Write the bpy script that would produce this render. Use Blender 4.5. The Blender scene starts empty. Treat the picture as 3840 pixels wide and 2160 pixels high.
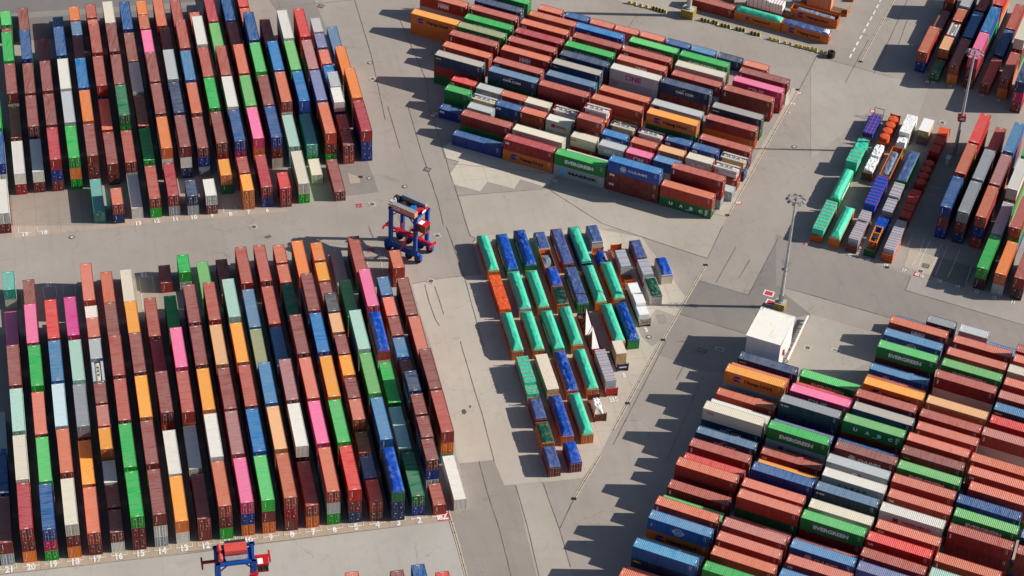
import bpy, bmesh, math, random, json
import numpy as np
from mathutils import Vector, Matrix, noise
random.seed(7); np.random.seed(7)
SC = bpy.context.scene; COL = SC.collection
R = math.radians
# ------------------------------------------------------------------ camera, world, sun, exposure
CAM = [8764.591213, 317.970768, 0.693233, 0.053034]   # focal length in 3840-pixel units, height, depression, roll
f_, H_, pt_, ro_ = CAM
cp, sp, cr, sr = math.cos(pt_), math.sin(pt_), math.cos(ro_), math.sin(ro_)
rv = Vector((cr, sr*sp, sr*cp)); uv_ = Vector((-sr, cr*sp, cr*cp)); wv = Vector((0, cp, -sp))
cd = bpy.data.cameras.new('camera'); cam = bpy.data.objects.new('camera', cd); COL.objects.link(cam)
cd.sensor_width = 36.0; cd.lens = f_/3840*36.0; cd.clip_start = 5; cd.clip_end = 5000
m = Matrix((( rv.x, uv_.x, -wv.x, 0), (rv.y, uv_.y, -wv.y, 0), (rv.z, uv_.z, -wv.z, H_), (0, 0, 0, 1)))
cam.matrix_world = m; SC.camera = cam
SUN_EL, SUN_AZ = R(29.5), R(3.0)
wd = bpy.data.worlds.new("World"); SC.world = wd; wd.use_nodes = True
nt = wd.node_tree; bg = nt.nodes['Background']; sky = nt.nodes.new('ShaderNodeTexSky'); sky.sky_type = 'NISHITA'
sky.sun_disc = False; sky.sun_elevation = SUN_EL; sky.sun_rotation = R(87); sky.air_density = 1.0; sky.dust_density = 1.0
nt.links.new(sky.outputs[0], bg.inputs[0]); bg.inputs[1].default_value = 0.06
sl = bpy.data.lights.new('sun', 'SUN'); sl.energy = 4.6; sl.angle = R(0.5); sl.color = (1.0, 0.93, 0.83)
so = bpy.data.objects.new('sun', sl); COL.objects.link(so); so.location = (200, 300, 200)
sv = Vector((math.cos(SUN_EL)*math.cos(SUN_AZ), math.cos(SUN_EL)*math.sin(SUN_AZ), math.sin(SUN_EL)))
so.rotation_euler = (-sv).to_track_quat('-Z', 'Y').to_euler()
SC.view_settings.view_transform = 'Standard'; SC.view_settings.look = 'None'
SC.view_settings.exposure = 0.55; SC.view_settings.gamma = 1
# ------------------------------------------------------------------ colours
def lin(c): return tuple((x/12.92 if x <= .04045 else ((x+.055)/1.055)**2.4) for x in (v/255 for v in c))
ALB = 0.80
def alb(c): return tuple(min(.85, v*ALB) for v in lin(c))
PAL = dict(br=(150,80,75), rd=(184,90,76), ro=(214,116,84), sa=(222,126,104), sr=(204,128,118), dk=(80,48,56), dm=(92,36,56), ru=(146,88,78), cm=(186,58,70), rr=(232,70,66), pk=(250,122,172),
 mg=(228,60,152), gr=(30,180,82), lg=(88,204,112), lm=(118,192,114), dg=(4,116,78), ol=(150,158,120), mt=(176,216,202), tq=(104,180,170), wh=(238,235,226), wg=(192,198,202), cr=(230,222,202),
 gy=(150,156,164), dy=(84,88,94), bl=(20,90,152), cy=(4,124,190), cb=(64,156,202), nb=(44,70,108), sb=(92,130,164), lb=(78,138,184), pb=(122,132,176), oo=(238,134,60), pe=(248,188,134),
 pp=(188,130,130), pw=(204,226,236), tn=(186,178,168), ng=(172,166,162), tt=(62,204,168), tb=(72,92,148), bb=(8,76,184), tb2=(8,70,166), bs=(4,70,170), tg=(22,84,62), open=(120,140,165))
PAL['or'] = (254,170,56)
WORD = dict(br='brown', rd='brick red', ro='rust orange', sa='salmon', sr='dusty pink', dk='dark maroon', dm='deep plum', ru='russet', cm='crimson', rr='bright red', pk='pink', mg='magenta', gr='green', lg='light green',
 lm='leaf green', dg='dark green', ol='olive', mt='mint', tq='turquoise', wh='white', wg='pale grey', cr='cream', gy='grey', dy='charcoal', bl='blue', cy='bright blue', cb='sky blue', nb='navy', sb='steel blue', lb='light blue',
 pb='lavender blue', oo='deep orange', pe='peach', pp='faded rose', pw='icy white', tn='tan roofed', ng='grey roofed', tt='teal', tb='slate blue', bb='royal blue', tb2='deep blue', bs='shiny blue', tg='bottle green', open='half open')
WORD['or'] = 'orange'
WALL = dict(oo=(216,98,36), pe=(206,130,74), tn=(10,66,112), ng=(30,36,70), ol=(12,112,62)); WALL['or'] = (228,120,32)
WTEXT = dict(SEA=(14,54,92), NYK=(16,58,76), CMA=(14,54,92), EMC=(8,138,58), CB=(22,42,104), UASC=(14,88,58), ONEp=(214,40,140))
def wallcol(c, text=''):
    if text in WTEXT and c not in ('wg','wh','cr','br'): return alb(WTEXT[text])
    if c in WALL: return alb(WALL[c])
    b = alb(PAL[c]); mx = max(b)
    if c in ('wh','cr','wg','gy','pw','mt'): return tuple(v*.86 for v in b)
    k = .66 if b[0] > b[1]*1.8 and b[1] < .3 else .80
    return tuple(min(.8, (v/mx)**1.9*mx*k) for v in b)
# ------------------------------------------------------------------ materials
MATS = {}
def newmat(name):
    m = bpy.data.materials.new(name); m.use_nodes = True
    n = m.node_tree; b = n.nodes['Principled BSDF']; return m, n, b
def N(n, t, **k):
    x = n.nodes.new(t)
    for a, v in k.items(): setattr(x, a, v)
    return x
def mixc(n, a, b, fac, mode='MIX'):
    x = N(n, 'ShaderNodeMix', data_type='RGBA', blend_type=mode)
    for s, v in ((x.inputs[0], fac), (x.inputs[6], a), (x.inputs[7], b)):
        if hasattr(v, 'is_output'): n.links.new(v, s)
        else: s.default_value = v if not isinstance(v, tuple) else (tuple(v)+(1,))[:4]
    return x.outputs[2]
def ramp(n, src, p0, p1, c0=(0,0,0,1), c1=(1,1,1,1)):
    x = N(n, 'ShaderNodeValToRGB'); x.color_ramp.elements[0].position = p0; x.color_ramp.elements[1].position = p1
    x.color_ramp.elements[0].color = c0; x.color_ramp.elements[1].color = c1; n.links.new(src, x.inputs[0]); return x.outputs[0]
def noise_tex(n, vec, scale, detail=3, rough=.55):
    x = N(n, 'ShaderNodeTexNoise'); x.inputs['Scale'].default_value = scale; x.inputs['Detail'].default_value = detail; x.inputs['Roughness'].default_value = rough
    if vec is not None: n.links.new(vec, x.inputs['Vector'])
    return x.outputs[0]
def vmath(n, op, a, b=None):
    x = N(n, 'ShaderNodeVectorMath', operation=op)
    n.links.new(a, x.inputs[0])
    if b is not None:
        if hasattr(b, 'is_output'): n.links.new(b, x.inputs[1])
        else: x.inputs[1].default_value = b
    return x.outputs[0]
def smath(n, op, a, b=None):
    x = N(n, 'ShaderNodeMath', operation=op)
    for s, v in ((x.inputs[0], a), (x.inputs[1], b)):
        if v is None: continue
        if hasattr(v, 'is_output'): n.links.new(v, s)
        else: s.default_value = v
    return x.outputs[0]
def paint_mat(name, attr=False, roof=False, rough=.5):
    m, n, b = newmat(name)
    if attr:
        col = N(n, 'ShaderNodeAttribute', attribute_name='paint').outputs[0]
        rnd = N(n, 'ShaderNodeAttribute', attribute_name='seed').outputs[2]
        pos = N(n, 'ShaderNodeTexCoord').outputs['Object']; vec = pos
    else:
        oi = N(n, 'ShaderNodeObjectInfo'); col = oi.outputs['Color']; rnd = oi.outputs['Random']
        tc = N(n, 'ShaderNodeTexCoord').outputs['Object']
        off = N(n, 'ShaderNodeCombineXYZ'); n.links.new(smath(n, 'MULTIPLY', rnd, 413.0), off.inputs[0]); n.links.new(smath(n, 'MULTIPLY', rnd, 97.0), off.inputs[1])
        vec = vmath(n, 'ADD', tc, off.outputs[0])
    st = vmath(n, 'MULTIPLY', vec, (3.2, .22, 1.0) if roof else (2.6, 2.6, .25))
    soft = noise_tex(n, vec, .35, 4)
    streak = noise_tex(n, st, 1.1, 4, .65)
    fine = noise_tex(n, vec, 5.0, 4, .7)
    hsv = N(n, 'ShaderNodeHueSaturation'); n.links.new(col, hsv.inputs['Color'])
    n.links.new(smath(n, 'ADD', smath(n, 'MULTIPLY', rnd, .22), .88), hsv.inputs['Value'])
    c = hsv.outputs[0]
    # chalky fade and dust
    c = mixc(n, c, (.42,.38,.35), smath(n, 'MULTIPLY', ramp(n, soft, .42, .72), .10 if roof else .05))
    c = mixc(n, c, (.06,.05,.045), smath(n, 'MULTIPLY', ramp(n, streak, .54, .82), .24 if roof else .16))
    c = mixc(n, c, (.55,.52,.50), smath(n, 'MULTIPLY', ramp(n, streak, .46, .22), .12 if roof else .04))
    # rust blotches: a share of the boxes has plenty, most have little
    rr = smath(n, 'MULTIPLY', smath(n, 'POWER', rnd, 3.0), .13)
    thr = smath(n, 'SUBTRACT', noise_tex(n, vec, 1.6, 6, .72), smath(n, 'SUBTRACT', .70, rr))
    rust = smath(n, 'MULTIPLY', ramp(n, smath(n, 'MULTIPLY', thr, 9.0), .0, 1.0), .8)
    c = mixc(n, c, (.17,.065,.03), rust)
    dk = smath(n, 'MULTIPLY', ramp(n, noise_tex(n, vec, 2.6, 3, .6), .70, .76), .55)
    if roof: c = mixc(n, c, (.05,.03,.03), dk)
    c = mixc(n, c, (.03,.028,.026), smath(n, 'MULTIPLY', ramp(n, fine, .62, .80), .18))
    n.links.new(c, b.inputs['Base Color']); b.inputs['Roughness'].default_value = rough
    b.inputs['Specular IOR Level'].default_value = .35
    bump = N(n, 'ShaderNodeBump'); bump.inputs['Strength'].default_value = .25; bump.inputs['Distance'].default_value = .03
    n.links.new(fine, bump.inputs['Height']); n.links.new(bump.outputs[0], b.inputs['Normal'])
    return m
P_ROOF = paint_mat('container_roof_paint', roof=True); P_WALL = paint_mat('container_wall_paint')
S_ROOF = paint_mat('stack_roof_paint', attr=True, roof=True); S_WALL = paint_mat('stack_wall_paint', attr=True)
def flat_mat(name, c, rough=.6, metal=0, var=.15, scale=3.0, emit=None, spec=.3):
    if name in MATS: return MATS[name]
    m, n, b = newmat(name); c = tuple(c)
    tc = N(n, 'ShaderNodeTexCoord').outputs['Object']
    v = noise_tex(n, tc, scale, 4)
    d = tuple(x*(1-var*1.6) for x in c); l = tuple(min(1, x*(1+var)) for x in c)
    n.links.new(ramp(n, v, .3, .7, d+(1,), l+(1,)), b.inputs['Base Color'])
    b.inputs['Roughness'].default_value = rough; b.inputs['Metallic'].default_value = metal; b.inputs['Specular IOR Level'].default_value = spec
    MATS[name] = m; return m
def cmat(name, rgb, **k): return flat_mat(name, alb(rgb), **k)
GALV = flat_mat('galvanised_steel', (.34,.34,.34), .45, .5)
MWHITE = flat_mat('white_marking', (.88,.88,.86), var=.04); MYEL = flat_mat('yellow_marking', (.75,.52,.05)); MBLACK = flat_mat('black_lettering', (.012,.012,.016)); MRED = flat_mat('red_lettering', (.55,.03,.04)); MBLUE = flat_mat('blue_emblem', (.02,.04,.28))
MMAG = flat_mat('magenta_lettering', (.5,.015,.20)); MSKY = flat_mat('sky_blue_panel', (.12,.48,.70)); MNAVY = flat_mat('navy_lettering', (.006,.007,.03))
def tarp_mat(name, rough, strength):
    m, n, b = newmat(name); oi = N(n, 'ShaderNodeObjectInfo'); tc = N(n, 'ShaderNodeTexCoord').outputs['Object']
    off = N(n, 'ShaderNodeCombineXYZ'); n.links.new(smath(n, 'MULTIPLY', oi.outputs['Random'], 300.0), off.inputs[0]); vec = vmath(n, 'ADD', tc, off.outputs[0])
    c = mixc(n, oi.outputs['Color'], (.45,.5,.48), smath(n, 'MULTIPLY', ramp(n, noise_tex(n, vec, .7, 4), .5, .8), .28))
    c = mixc(n, c, (.03,.04,.04), smath(n, 'MULTIPLY', ramp(n, noise_tex(n, vec, 1.7, 5, .7), .60, .78), .30))
    n.links.new(c, b.inputs['Base Color']); b.inputs['Roughness'].default_value = rough; b.inputs['Specular IOR Level'].default_value = .4
    bm_ = N(n, 'ShaderNodeBump'); bm_.inputs['Strength'].default_value = strength; bm_.inputs['Distance'].default_value = .25
    w1 = N(n, 'ShaderNodeTexNoise'); w1.inputs['Scale'].default_value = 1.5; w1.inputs['Detail'].default_value = 3; w1.inputs['Distortion'].default_value = 1.6; n.links.new(vmath(n, 'MULTIPLY', vec, (.8,1.8,1.0)), w1.inputs['Vector'])
    n.links.new(w1.outputs[0], bm_.inputs['Height']); n.links.new(bm_.outputs[0], b.inputs['Normal']); return m
TARP = tarp_mat('tarpaulin_cloth', .5, .3); TARPS = tarp_mat('glossy_tarpaulin', .3, .6)
def ground_mat(name, rgb, kind='asphalt'):
    m, n, b = newmat(name); c = alb(rgb); c = tuple(v*.90 for v in c)
    pos = N(n, 'ShaderNodeNewGeometry').outputs['Position']
    big = noise_tex(n, pos, .035, 5, .6); mid = noise_tex(n, pos, .35, 5, .6); fine = noise_tex(n, pos, 3.2, 3, .7); grit = noise_tex(n, pos, 9.0, 2, .8)
    a = math.atan2(-.35, .94) + math.pi/2
    rot = N(n, 'ShaderNodeVectorRotate', rotation_type='Z_AXIS'); rot.inputs['Angle'].default_value = R(-14); n.links.new(pos, rot.inputs['Vector'])
    track = noise_tex(n, vmath(n, 'MULTIPLY', rot.outputs[0], (.55, .03, 1)), 1.0, 4, .6)
    k = mixc(n, tuple(v*.86 for v in c), tuple(min(.9, v*1.10) for v in c), ramp(n, big, .3, .7))
    k = mixc(n, k, tuple(v*.72 for v in c), smath(n, 'MULTIPLY', ramp(n, mid, .52, .78), .35))
    k = mixc(n, k, tuple(v*.70 for v in c), smath(n, 'MULTIPLY', ramp(n, track, .52, .75), .32))
    k = mixc(n, k, tuple(v*.62 for v in c), smath(n, 'MULTIPLY', ramp(n, fine, .55, .8), .35))
    k = mixc(n, k, tuple(min(.95, v*1.35) for v in c), smath(n, 'MULTIPLY', ramp(n, grit, .58, .8), .35))
    # cracks: thin cell borders, broken up by noise
    vo = N(n, 'ShaderNodeTexVoronoi', feature='DISTANCE_TO_EDGE'); vo.inputs['Scale'].default_value = .16
    wp = N(n, 'ShaderNodeTexNoise'); wp.inputs['Scale'].default_value = .5; wp.inputs['Detail'].default_value = 5; n.links.new(pos, wp.inputs['Vector'])
    n.links.new(vmath(n, 'ADD', pos, vmath(n, 'MULTIPLY', wp.outputs['Color'], (3, 3, 0))), vo.inputs['Vector'])
    cr_ = smath(n, 'MULTIPLY', ramp(n, vo.outputs['Distance'], .004, .013, (1,1,1,1), (0,0,0,1)), ramp(n, noise_tex(n, pos, .09, 3), .50, .60))
    k = mixc(n, k, tuple(v*.35 for v in c), smath(n, 'MULTIPLY', cr_, .3))
    oil = smath(n, 'MULTIPLY', ramp(n, noise_tex(n, pos, .22, 3, .5), .70, .80), .4)
    k = mixc(n, k, tuple(v*.38 for v in c), oil)
    if kind == 'concrete':
        br = N(n, 'ShaderNodeTexBrick'); br.offset = 0; br.inputs['Scale'].default_value = .2; br.inputs['Mortar Size'].default_value = .008
        br.inputs['Color1'].default_value = br.inputs['Color2'].default_value = (0,0,0,1); br.inputs['Mortar'].default_value = (1,1,1,1); br.inputs['Brick Width'].default_value = 1; br.inputs['Row Height'].default_value = 1
        n.links.new(rot.outputs[0], br.inputs['Vector']); k = mixc(n, k, tuple(v*.45 for v in c), smath(n, 'MULTIPLY', br.outputs[0], .6))
    n.links.new(k, b.inputs['Base Color']); b.inputs['Roughness'].default_value = .85; b.inputs['Specular IOR Level'].default_value = .2
    return m
# ------------------------------------------------------------------ object helpers
def link(name, me, parent=None, mats=(), loc=None, rz=None, color=None):
    o = bpy.data.objects.new(name, me); COL.objects.link(o)
    if parent is not None: o.parent = parent
    if loc is not None: o.location = loc
    if rz is not None: o.rotation_euler = (0, 0, rz)
    if color is not None: o.color = tuple(color)+(1,)
    for i, mt in enumerate(mats):
        if len(me.materials) <= i: me.materials.append(mt)
    return o
def tag(o, label=None, cat=None, group=None, kind=None):
    if label: o['label'] = label
    if cat: o['category'] = cat
    if group: o['group'] = group
    if kind: o['kind'] = kind
    return o
def empty(name, loc, rz=0.0):
    o = bpy.data.objects.new(name, None); COL.objects.link(o); o.location = loc; o.rotation_euler = (0, 0, rz); o.empty_display_size = .5; return o
class MB:
    """collects faces; build() makes one mesh"""
    def __init__(s): s.v = []; s.f = []; s.m = []
    def add(s, vs, fs, mi=0):
        b = len(s.v); s.v += [tuple(x) for x in vs]; s.f += [tuple(b+i for i in f) for f in fs]; s.m += [mi]*len(fs); return s
    def box(s, x0, x1, y0, y1, z0, z1, mi=0, bottom=True):
        v = [(x0,y0,z0),(x1,y0,z0),(x1,y1,z0),(x0,y1,z0),(x0,y0,z1),(x1,y0,z1),(x1,y1,z1),(x0,y1,z1)]
        f = [(4,5,6,7),(0,1,5,4),(1,2,6,5),(2,3,7,6),(3,0,4,7)] + ([(3,2,1,0)] if bottom else [])
        return s.add(v, f, mi)
    def cbox(s, c, d, mi=0): return s.box(c[0]-d[0]/2, c[0]+d[0]/2, c[1]-d[1]/2, c[1]+d[1]/2, c[2]-d[2]/2, c[2]+d[2]/2, mi)
    def tube(s, p0, p1, r0, r1=None, n=8, mi=0, cap=True):
        p0 = Vector(p0); p1 = Vector(p1); r1 = r0 if r1 is None else r1
        d = (p1-p0).normalized(); a = d.orthogonal().normalized(); b = d.cross(a)
        vs = []
        for p, r in ((p0, r0), (p1, r1)):
            for k in range(n):
                t = 2*math.pi*k/n; vs.append(p + a*r*math.cos(t) + b*r*math.sin(t))
        fs = [(k, (k+1) % n, n+(k+1) % n, n+k) for k in range(n)]
        if cap: fs += [tuple(range(n-1, -1, -1)), tuple(range(n, 2*n))]
        return s.add(vs, fs, mi)
    def bar(s, p0, p1, w, h, mi=0):
        p0 = Vector(p0); p1 = Vector(p1); d = (p1-p0).normalized(); up = Vector((0,0,1))
        if abs(d.z) > .95: up = Vector((1,0,0))
        a = d.cross(up).normalized()*w/2; b = a.cross(d).normalized()*h/2
        vs = [p+q for p in (p0, p1) for q in (-a-b, a-b, a+b, -a+b)]
        return s.add(vs, [(0,1,2,3),(7,6,5,4),(0,4,5,1),(1,5,6,2),(2,6,7,3),(3,7,4,0)], mi)
    def build(s, name, parent=None, mats=(), color=None, loc=None, rz=None, smooth=False):
        me = s.mesh(name, mats, smooth); return link(name, me, parent, (), loc, rz, color)
    def mesh(s, name, mats=(), smooth=False):
        me = bpy.data.meshes.new(name); me.from_pydata(s.v, [], s.f)
        for mt in mats: me.materials.append(mt)
        if any(s.m): me.polygons.foreach_set('material_index', s.m)
        if smooth: me.polygons.foreach_set('use_smooth', [True]*len(s.f))
        bm = bmesh.new(); bm.from_mesh(me); bmesh.ops.recalc_face_normals(bm, faces=bm.faces[:]); bm.to_mesh(me); bm.free()
        me.update(); return me
# ------------------------------------------------------------------ lettering
TXT = {}
def text2d(s, bold=.03):
    if (s, bold) in TXT: return TXT[(s, bold)]
    cu = bpy.data.curves.new('t', 'FONT'); cu.body = s; cu.size = 1.0; cu.offset = bold; cu.resolution_u = 3; cu.fill_mode = 'BOTH'
    o = bpy.data.objects.new('t', cu); COL.objects.link(o); bpy.context.view_layer.update()
    me = bpy.data.meshes.new_from_object(o.evaluated_get(bpy.context.evaluated_depsgraph_get()))
    v = [(x.co.x, x.co.y) for x in me.vertices]; f = [tuple(q.vertices) for q in me.polygons]
    bpy.data.objects.remove(o); bpy.data.curves.remove(cu); bpy.data.meshes.remove(me)
    x0 = min(a for a, b in v); x1 = max(a for a, b in v); y0 = min(b for a, b in v); y1 = max(b for a, b in v)
    v = [((a-x0)/(x1-x0), (b-y0)/(y1-y0)) for a, b in v]
    TXT[(s, bold)] = (v, f, (x1-x0)/(y1-y0)); return TXT[(s, bold)]
def place(items, s, uc, vc, w=None, h=None, mi=0, bold=.03, rot=False):
    v, f, asp = text2d(s, bold)
    if w is None: w = h*asp
    if h is None: h = w/asp
    if rot: pts = [(uc-(b-.5)*h, vc+(a-.5)*w) for a, b in v]
    else: pts = [(uc+(a-.5)*w, vc+(b-.5)*h) for a, b in v]
    items.append((pts, f, mi))
def poly2(items, pts, mi): items.append((pts, [tuple(range(len(pts)))], mi))
def ring2(items, cx, cy, r, t, mi, n=14):
    pts = [(cx+q*math.cos(2*math.pi*k/n), cy+q*math.sin(2*math.pi*k/n)) for q in (r-t, r) for k in range(n)]
    items.append((pts, [(k, (k+1) % n, n+(k+1) % n, n+k) for k in range(n)], mi))
def brand_items(b, L, H):
    I = []; W_, K_, R_, B_, M_, Y_, S_, NV = range(8); v = H*.5
    def rect(u0, u1, v0, v1, mi): poly2(I, [(u0,v0),(u1,v0),(u1,v1),(u0,v1)], mi)
    def bird(u, s):
        for d in (0, .42):
            poly2(I, [(u+d*s,v),(u+(d+.42)*s,v+.55*s),(u+(d+.95)*s,v+.55*s),(u+(d+.62)*s,v+.16*s)], B_)
            poly2(I, [(u+d*s,v-.03),(u+(d+.62)*s,v-.16*s),(u+(d+.90)*s,v-.50*s),(u+(d+.36)*s,v-.50*s)], B_)
    if b == 'EMC': place(I, 'EVERGREEN', L*.49, v, w=L*.56, h=H*.34, mi=W_, bold=.05)
    elif b == 'HL': bird(L*.14, 1.35); place(I, 'Hapag-Lloyd', L*.58, v-.05, w=L*.47, mi=NV, bold=.03)
    elif b == 'HLs': bird(L*.24, .85); place(I, 'Hapag-Lloyd', L*.58, v-.05, w=L*.36, mi=NV, bold=.03)
    elif b == 'HMM': place(I, 'HMM', L*.52, v, w=L*.23, h=H*.42, mi=W_, bold=.05); rect(L*.405, L*.635, v+H*.24, v+H*.27, W_)
    elif b == 'CUL':
        for k in range(6): ring2(I, L*.30+.42*math.cos(k*math.pi/3), v+.42*math.sin(k*math.pi/3), .34, .09, W_)
        place(I, 'CULINES', L*.585, v, w=L*.37, h=H*.22, mi=W_, bold=.01)
    elif b == 'COSCO':
        ring2(I, L*.5, v, H*.33, .07, W_, 20)
        pts = [(L*.5+q*math.cos(2*math.pi*k/20)*1.9, v+q*math.sin(2*math.pi*k/20)) for q in (H*.19, H*.215) for k in range(20)]
        I.append((pts, [(k, (k+1) % 20, 20+(k+1) % 20, 20+k) for k in range(20)], W_))
        place(I, 'COSCO', L*.5, v+.05, w=L*.15, h=H*.14, mi=W_); place(I, 'SHIPPING', L*.5, v-H*.14, w=L*.12, h=H*.07, mi=W_); place(I, '000000', L*.07, v, h=.18, mi=W_, rot=True)
    elif b == 'CMA':
        place(I, 'CMA CGM', L*.5, v-.05, w=L*.36, h=H*.24, mi=W_, bold=.03)
        pts = []
        n = 8
        for k in range(n+1): pts.append((L*.40+L*.14*k/n, v+H*.16+H*.12*math.sin(math.pi*.5*k/n)))
        for k in range(n, -1, -1): pts.append((L*.40+L*.14*k/n, v+H*.16+H*.12*math.sin(math.pi*.5*k/n)-.10*math.sin(math.pi*k/n)-.01))
        for k in range(n): I.append(([pts[k], pts[k+1], pts[2*n-k], pts[2*n+1-k]], [(0,1,2,3)], W_))
    elif b in ('ONE', 'ONEp'):
        mi = M_ if b == 'ONE' else W_
        u0 = L*.33; s = H*.46
        for (a0, a1, b0, b1) in ((0,1,.84,1),(0,1,0,.16),(0,.16,.16,.84),(.84,1,.16,.84)): rect(u0+a0*s, u0+a1*s, v-s/2+b0*s, v-s/2+b1*s, mi)
        place(I, 'NE', u0+s*1.1+L*.10, v, w=L*.19, h=s, mi=mi, bold=.04)
    elif b == 'YM':
        u = L*.22; s = H*.36; rect(u, u+s, v-s/2, v+s/2, R_); I.append(([(u+.1,v+s/2-.1),(u+s*.35,v+s/2-.1),(u+s*.5,v+.05),(u+s*.65,v+s/2-.1),(u+s-.1,v+s/2-.1),(u+s*.5,v-s*.4)], [(0,1,2,5),(5,2,3,4)], B_))
        place(I, 'YANG MING', L*.585, v, w=L*.47, h=H*.24, mi=R_, bold=.03)
    elif b == 'OOCL': place(I, 'OOCL', L*.13, H*.68, w=1.45, h=.42, mi=R_, bold=.06)
    elif b == 'CAI': place(I, 'CAI', L*.075, H*.68, w=.95, h=.55, mi=W_, bold=.06)
    elif b == 'SEA': place(I, 'seaco', L*.09, H*.72, w=1.5, h=.40, mi=Y_, bold=.04)
    elif b == 'NYK': place(I, 'NYK', L*.125, H*.70, w=1.0, h=.36, mi=W_, bold=.05); rect(L*.035, L*.065, H*.65, H*.76, W_)
    elif b == 'UASC':
        for ch, u in zip('UASC', (.22, .42, .615, .80)): place(I, ch, L*u, v, w=.85, h=.85, mi=W_, bold=.05)
        for k in range(5): rect(L*.885, L*.92, v-.75+k*.32, v-.55+k*.32, W_)
        place(I, 'uasc.net', L*.55, H*.27, w=1.1, h=.2, mi=W_)
    elif b == 'MSK':
        rect(L*.12, L*.12+1.55, v-.78, v+.78, S_)
        cx, cy = L*.12+.775, v
        star = []
        for k in range(14): r = .6 if k % 2 == 0 else .24; star.append((cx+r*math.sin(math.pi*k/7), cy+r*math.cos(math.pi*k/7)))
        I.append((star+[(cx, cy)], [(k, (k+1) % 14, 14) for k in range(14)], W_))
        place(I, 'MAERSK', L*.585, v, w=L*.58, h=H*.27, mi=K_, bold=.05)
    elif b == 'MOL': place(I, 'MOL', L*.60, v-.1, w=L*.28, h=H*.25, mi=W_, bold=.05); ring2(I, L*.3, v, .35, .16, W_)
    elif b == 'NDL': rect(L*.05, L*.17, H*.6, H*.86, B_); place(I, 'NOL', L*.11, H*.73, w=1.2, h=.4, mi=W_, bold=.05)
    elif b == 'TWS': place(I, 'TWS', L*.14, v+.2, w=1.1, h=.45, mi=R_, bold=.05)
    elif b == 'WAC': rect(L*.25, L*.65, v-.35, v+.35, W_); place(I, 'WACKER', L*.45, v, w=L*.36, h=.45, mi=K_, bold=.03)
    elif b == 'CB': place(I, 'C', L*.47, v, w=1.0, h=.95, mi=W_, bold=.08); place(I, '3', L*.56, v, w=1.0, h=.95, mi=R_, bold=.08)
    elif b == 'COS':
        for k, ch in enumerate('COSCO'): place(I, ch, L*(.30+.10*k), v-.05, w=.62, h=.85, mi=NV, bold=.05)
    elif b == 'CRONOS': place(I, 'CRONOS', L*.14, H*.72, w=1.5, h=.28, mi=W_, bold=.04)
    elif b == 'HYU': place(I, 'HYUNDAI', L*.55, v, w=L*.46, h=H*.3, mi=W_, bold=.05)
    elif b == 'TOU': place(I, 'Touax', L*.1, H*.68, w=1.4, h=.42, mi=Y_, bold=.05)
    elif b == 'v': place(I, 'seaco', L*.055, H*.62, w=1.1, h=.34, mi=W_, bold=.03, rot=True)
    elif b == 'sq': rect(L*.05, L*.05+1.1, H*.6, H*.80, W_); place(I, 'tex', L*.05+.55, H*.70, w=.8, h=.26, mi=K_)
    elif b == 'ty': place(I, 'tex', L*.07, H*.69, w=.7, h=.34, mi=W_, bold=.06); place(I, 'tainer', L*.125, H*.69, w=.6, h=.3, mi=Y_)
    return I
LMATS = (MWHITE, MBLACK, MRED, MBLUE, MMAG, MYEL, MSKY, MNAVY)
BRM = {}
def brand_mesh(b, L, H, W=2.438):
    if (b, L, H) in BRM: return BRM[(b, L, H)]
    mb = MB()
    for pts, fs, mi in brand_items(b, L, H):
        for side in (-1, 1):
            y = side*(W/2+.006+.001*mi)
            vs = [((u-L/2)*(-side), y, v) for u, v in pts]
            mb.add(vs, fs, mi)
    me = bpy.data.meshes.new('lettering'); me.from_pydata(mb.v, [], mb.f)
    for mt in LMATS: me.materials.append(mt)
    me.polygons.foreach_set('material_index', mb.m); me.update()
    BRM[(b, L, H)] = me; return me
# ------------------------------------------------------------------ container geometry (x along the length, doors at +x)
def corr(a0, a1, n, d):
    pts = []; P = (a1-a0)/n
    for k in range(n):
        s = a0+k*P; pts += [(s, 0), (s+.30*P, 0), (s+.5*P, -d), (s+.8*P, -d)]
    pts.append((a1, 0)); return pts
W = 2.438
def wall_parts(L, H, opened=False):
    mb = MB(); n = 42 if L > 8 else 21
    pr = corr(-L/2+.1, L/2-.1, n, .036)
    for side in (-1, 1):
        vs = []
        for u, d in pr: y = side*(W/2-.006+d); vs += [(u, y, .14), (u, y, H-.06)]
        mb.add(vs, [(2*k, 2*k+2, 2*k+3, 2*k+1) for k in range(len(pr)-1)])
    pe = corr(-W/2+.1, W/2-.1, 9, .045); vs = []
    for u, d in pe: x = -(L/2-.012+d); vs += [(x, u, .14), (x, u, H-.06)]
    mb.add(vs, [(2*k, 2*k+2, 2*k+3, 2*k+1) for k in range(len(pe)-1)])
    mb.add([(-L/2+.05,-W/2+.05,.13),(L/2-.05,-W/2+.05,.13),(L/2-.05,W/2-.05,.13),(-L/2+.05,W/2-.05,.13)], [(0,1,2,3)])
    return mb
def roof_parts(L, H):
    mb = MB(); n = 33 if L > 8 else 16
    pr = [(-L/2+.06, 0), (-L/2+.42, 0)]+corr(-L/2+.42, L/2-.42, n, .042)[1:]+[(L/2-.06, 0)]
    vs = []
    for u, d in pr: vs += [(u, -W/2+.05, H-.025+d), (u, W/2-.05, H-.025+d)]
    return mb.add(vs, [(2*k, 2*k+2, 2*k+3, 2*k+1) for k in range(len(pr)-1)])
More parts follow.
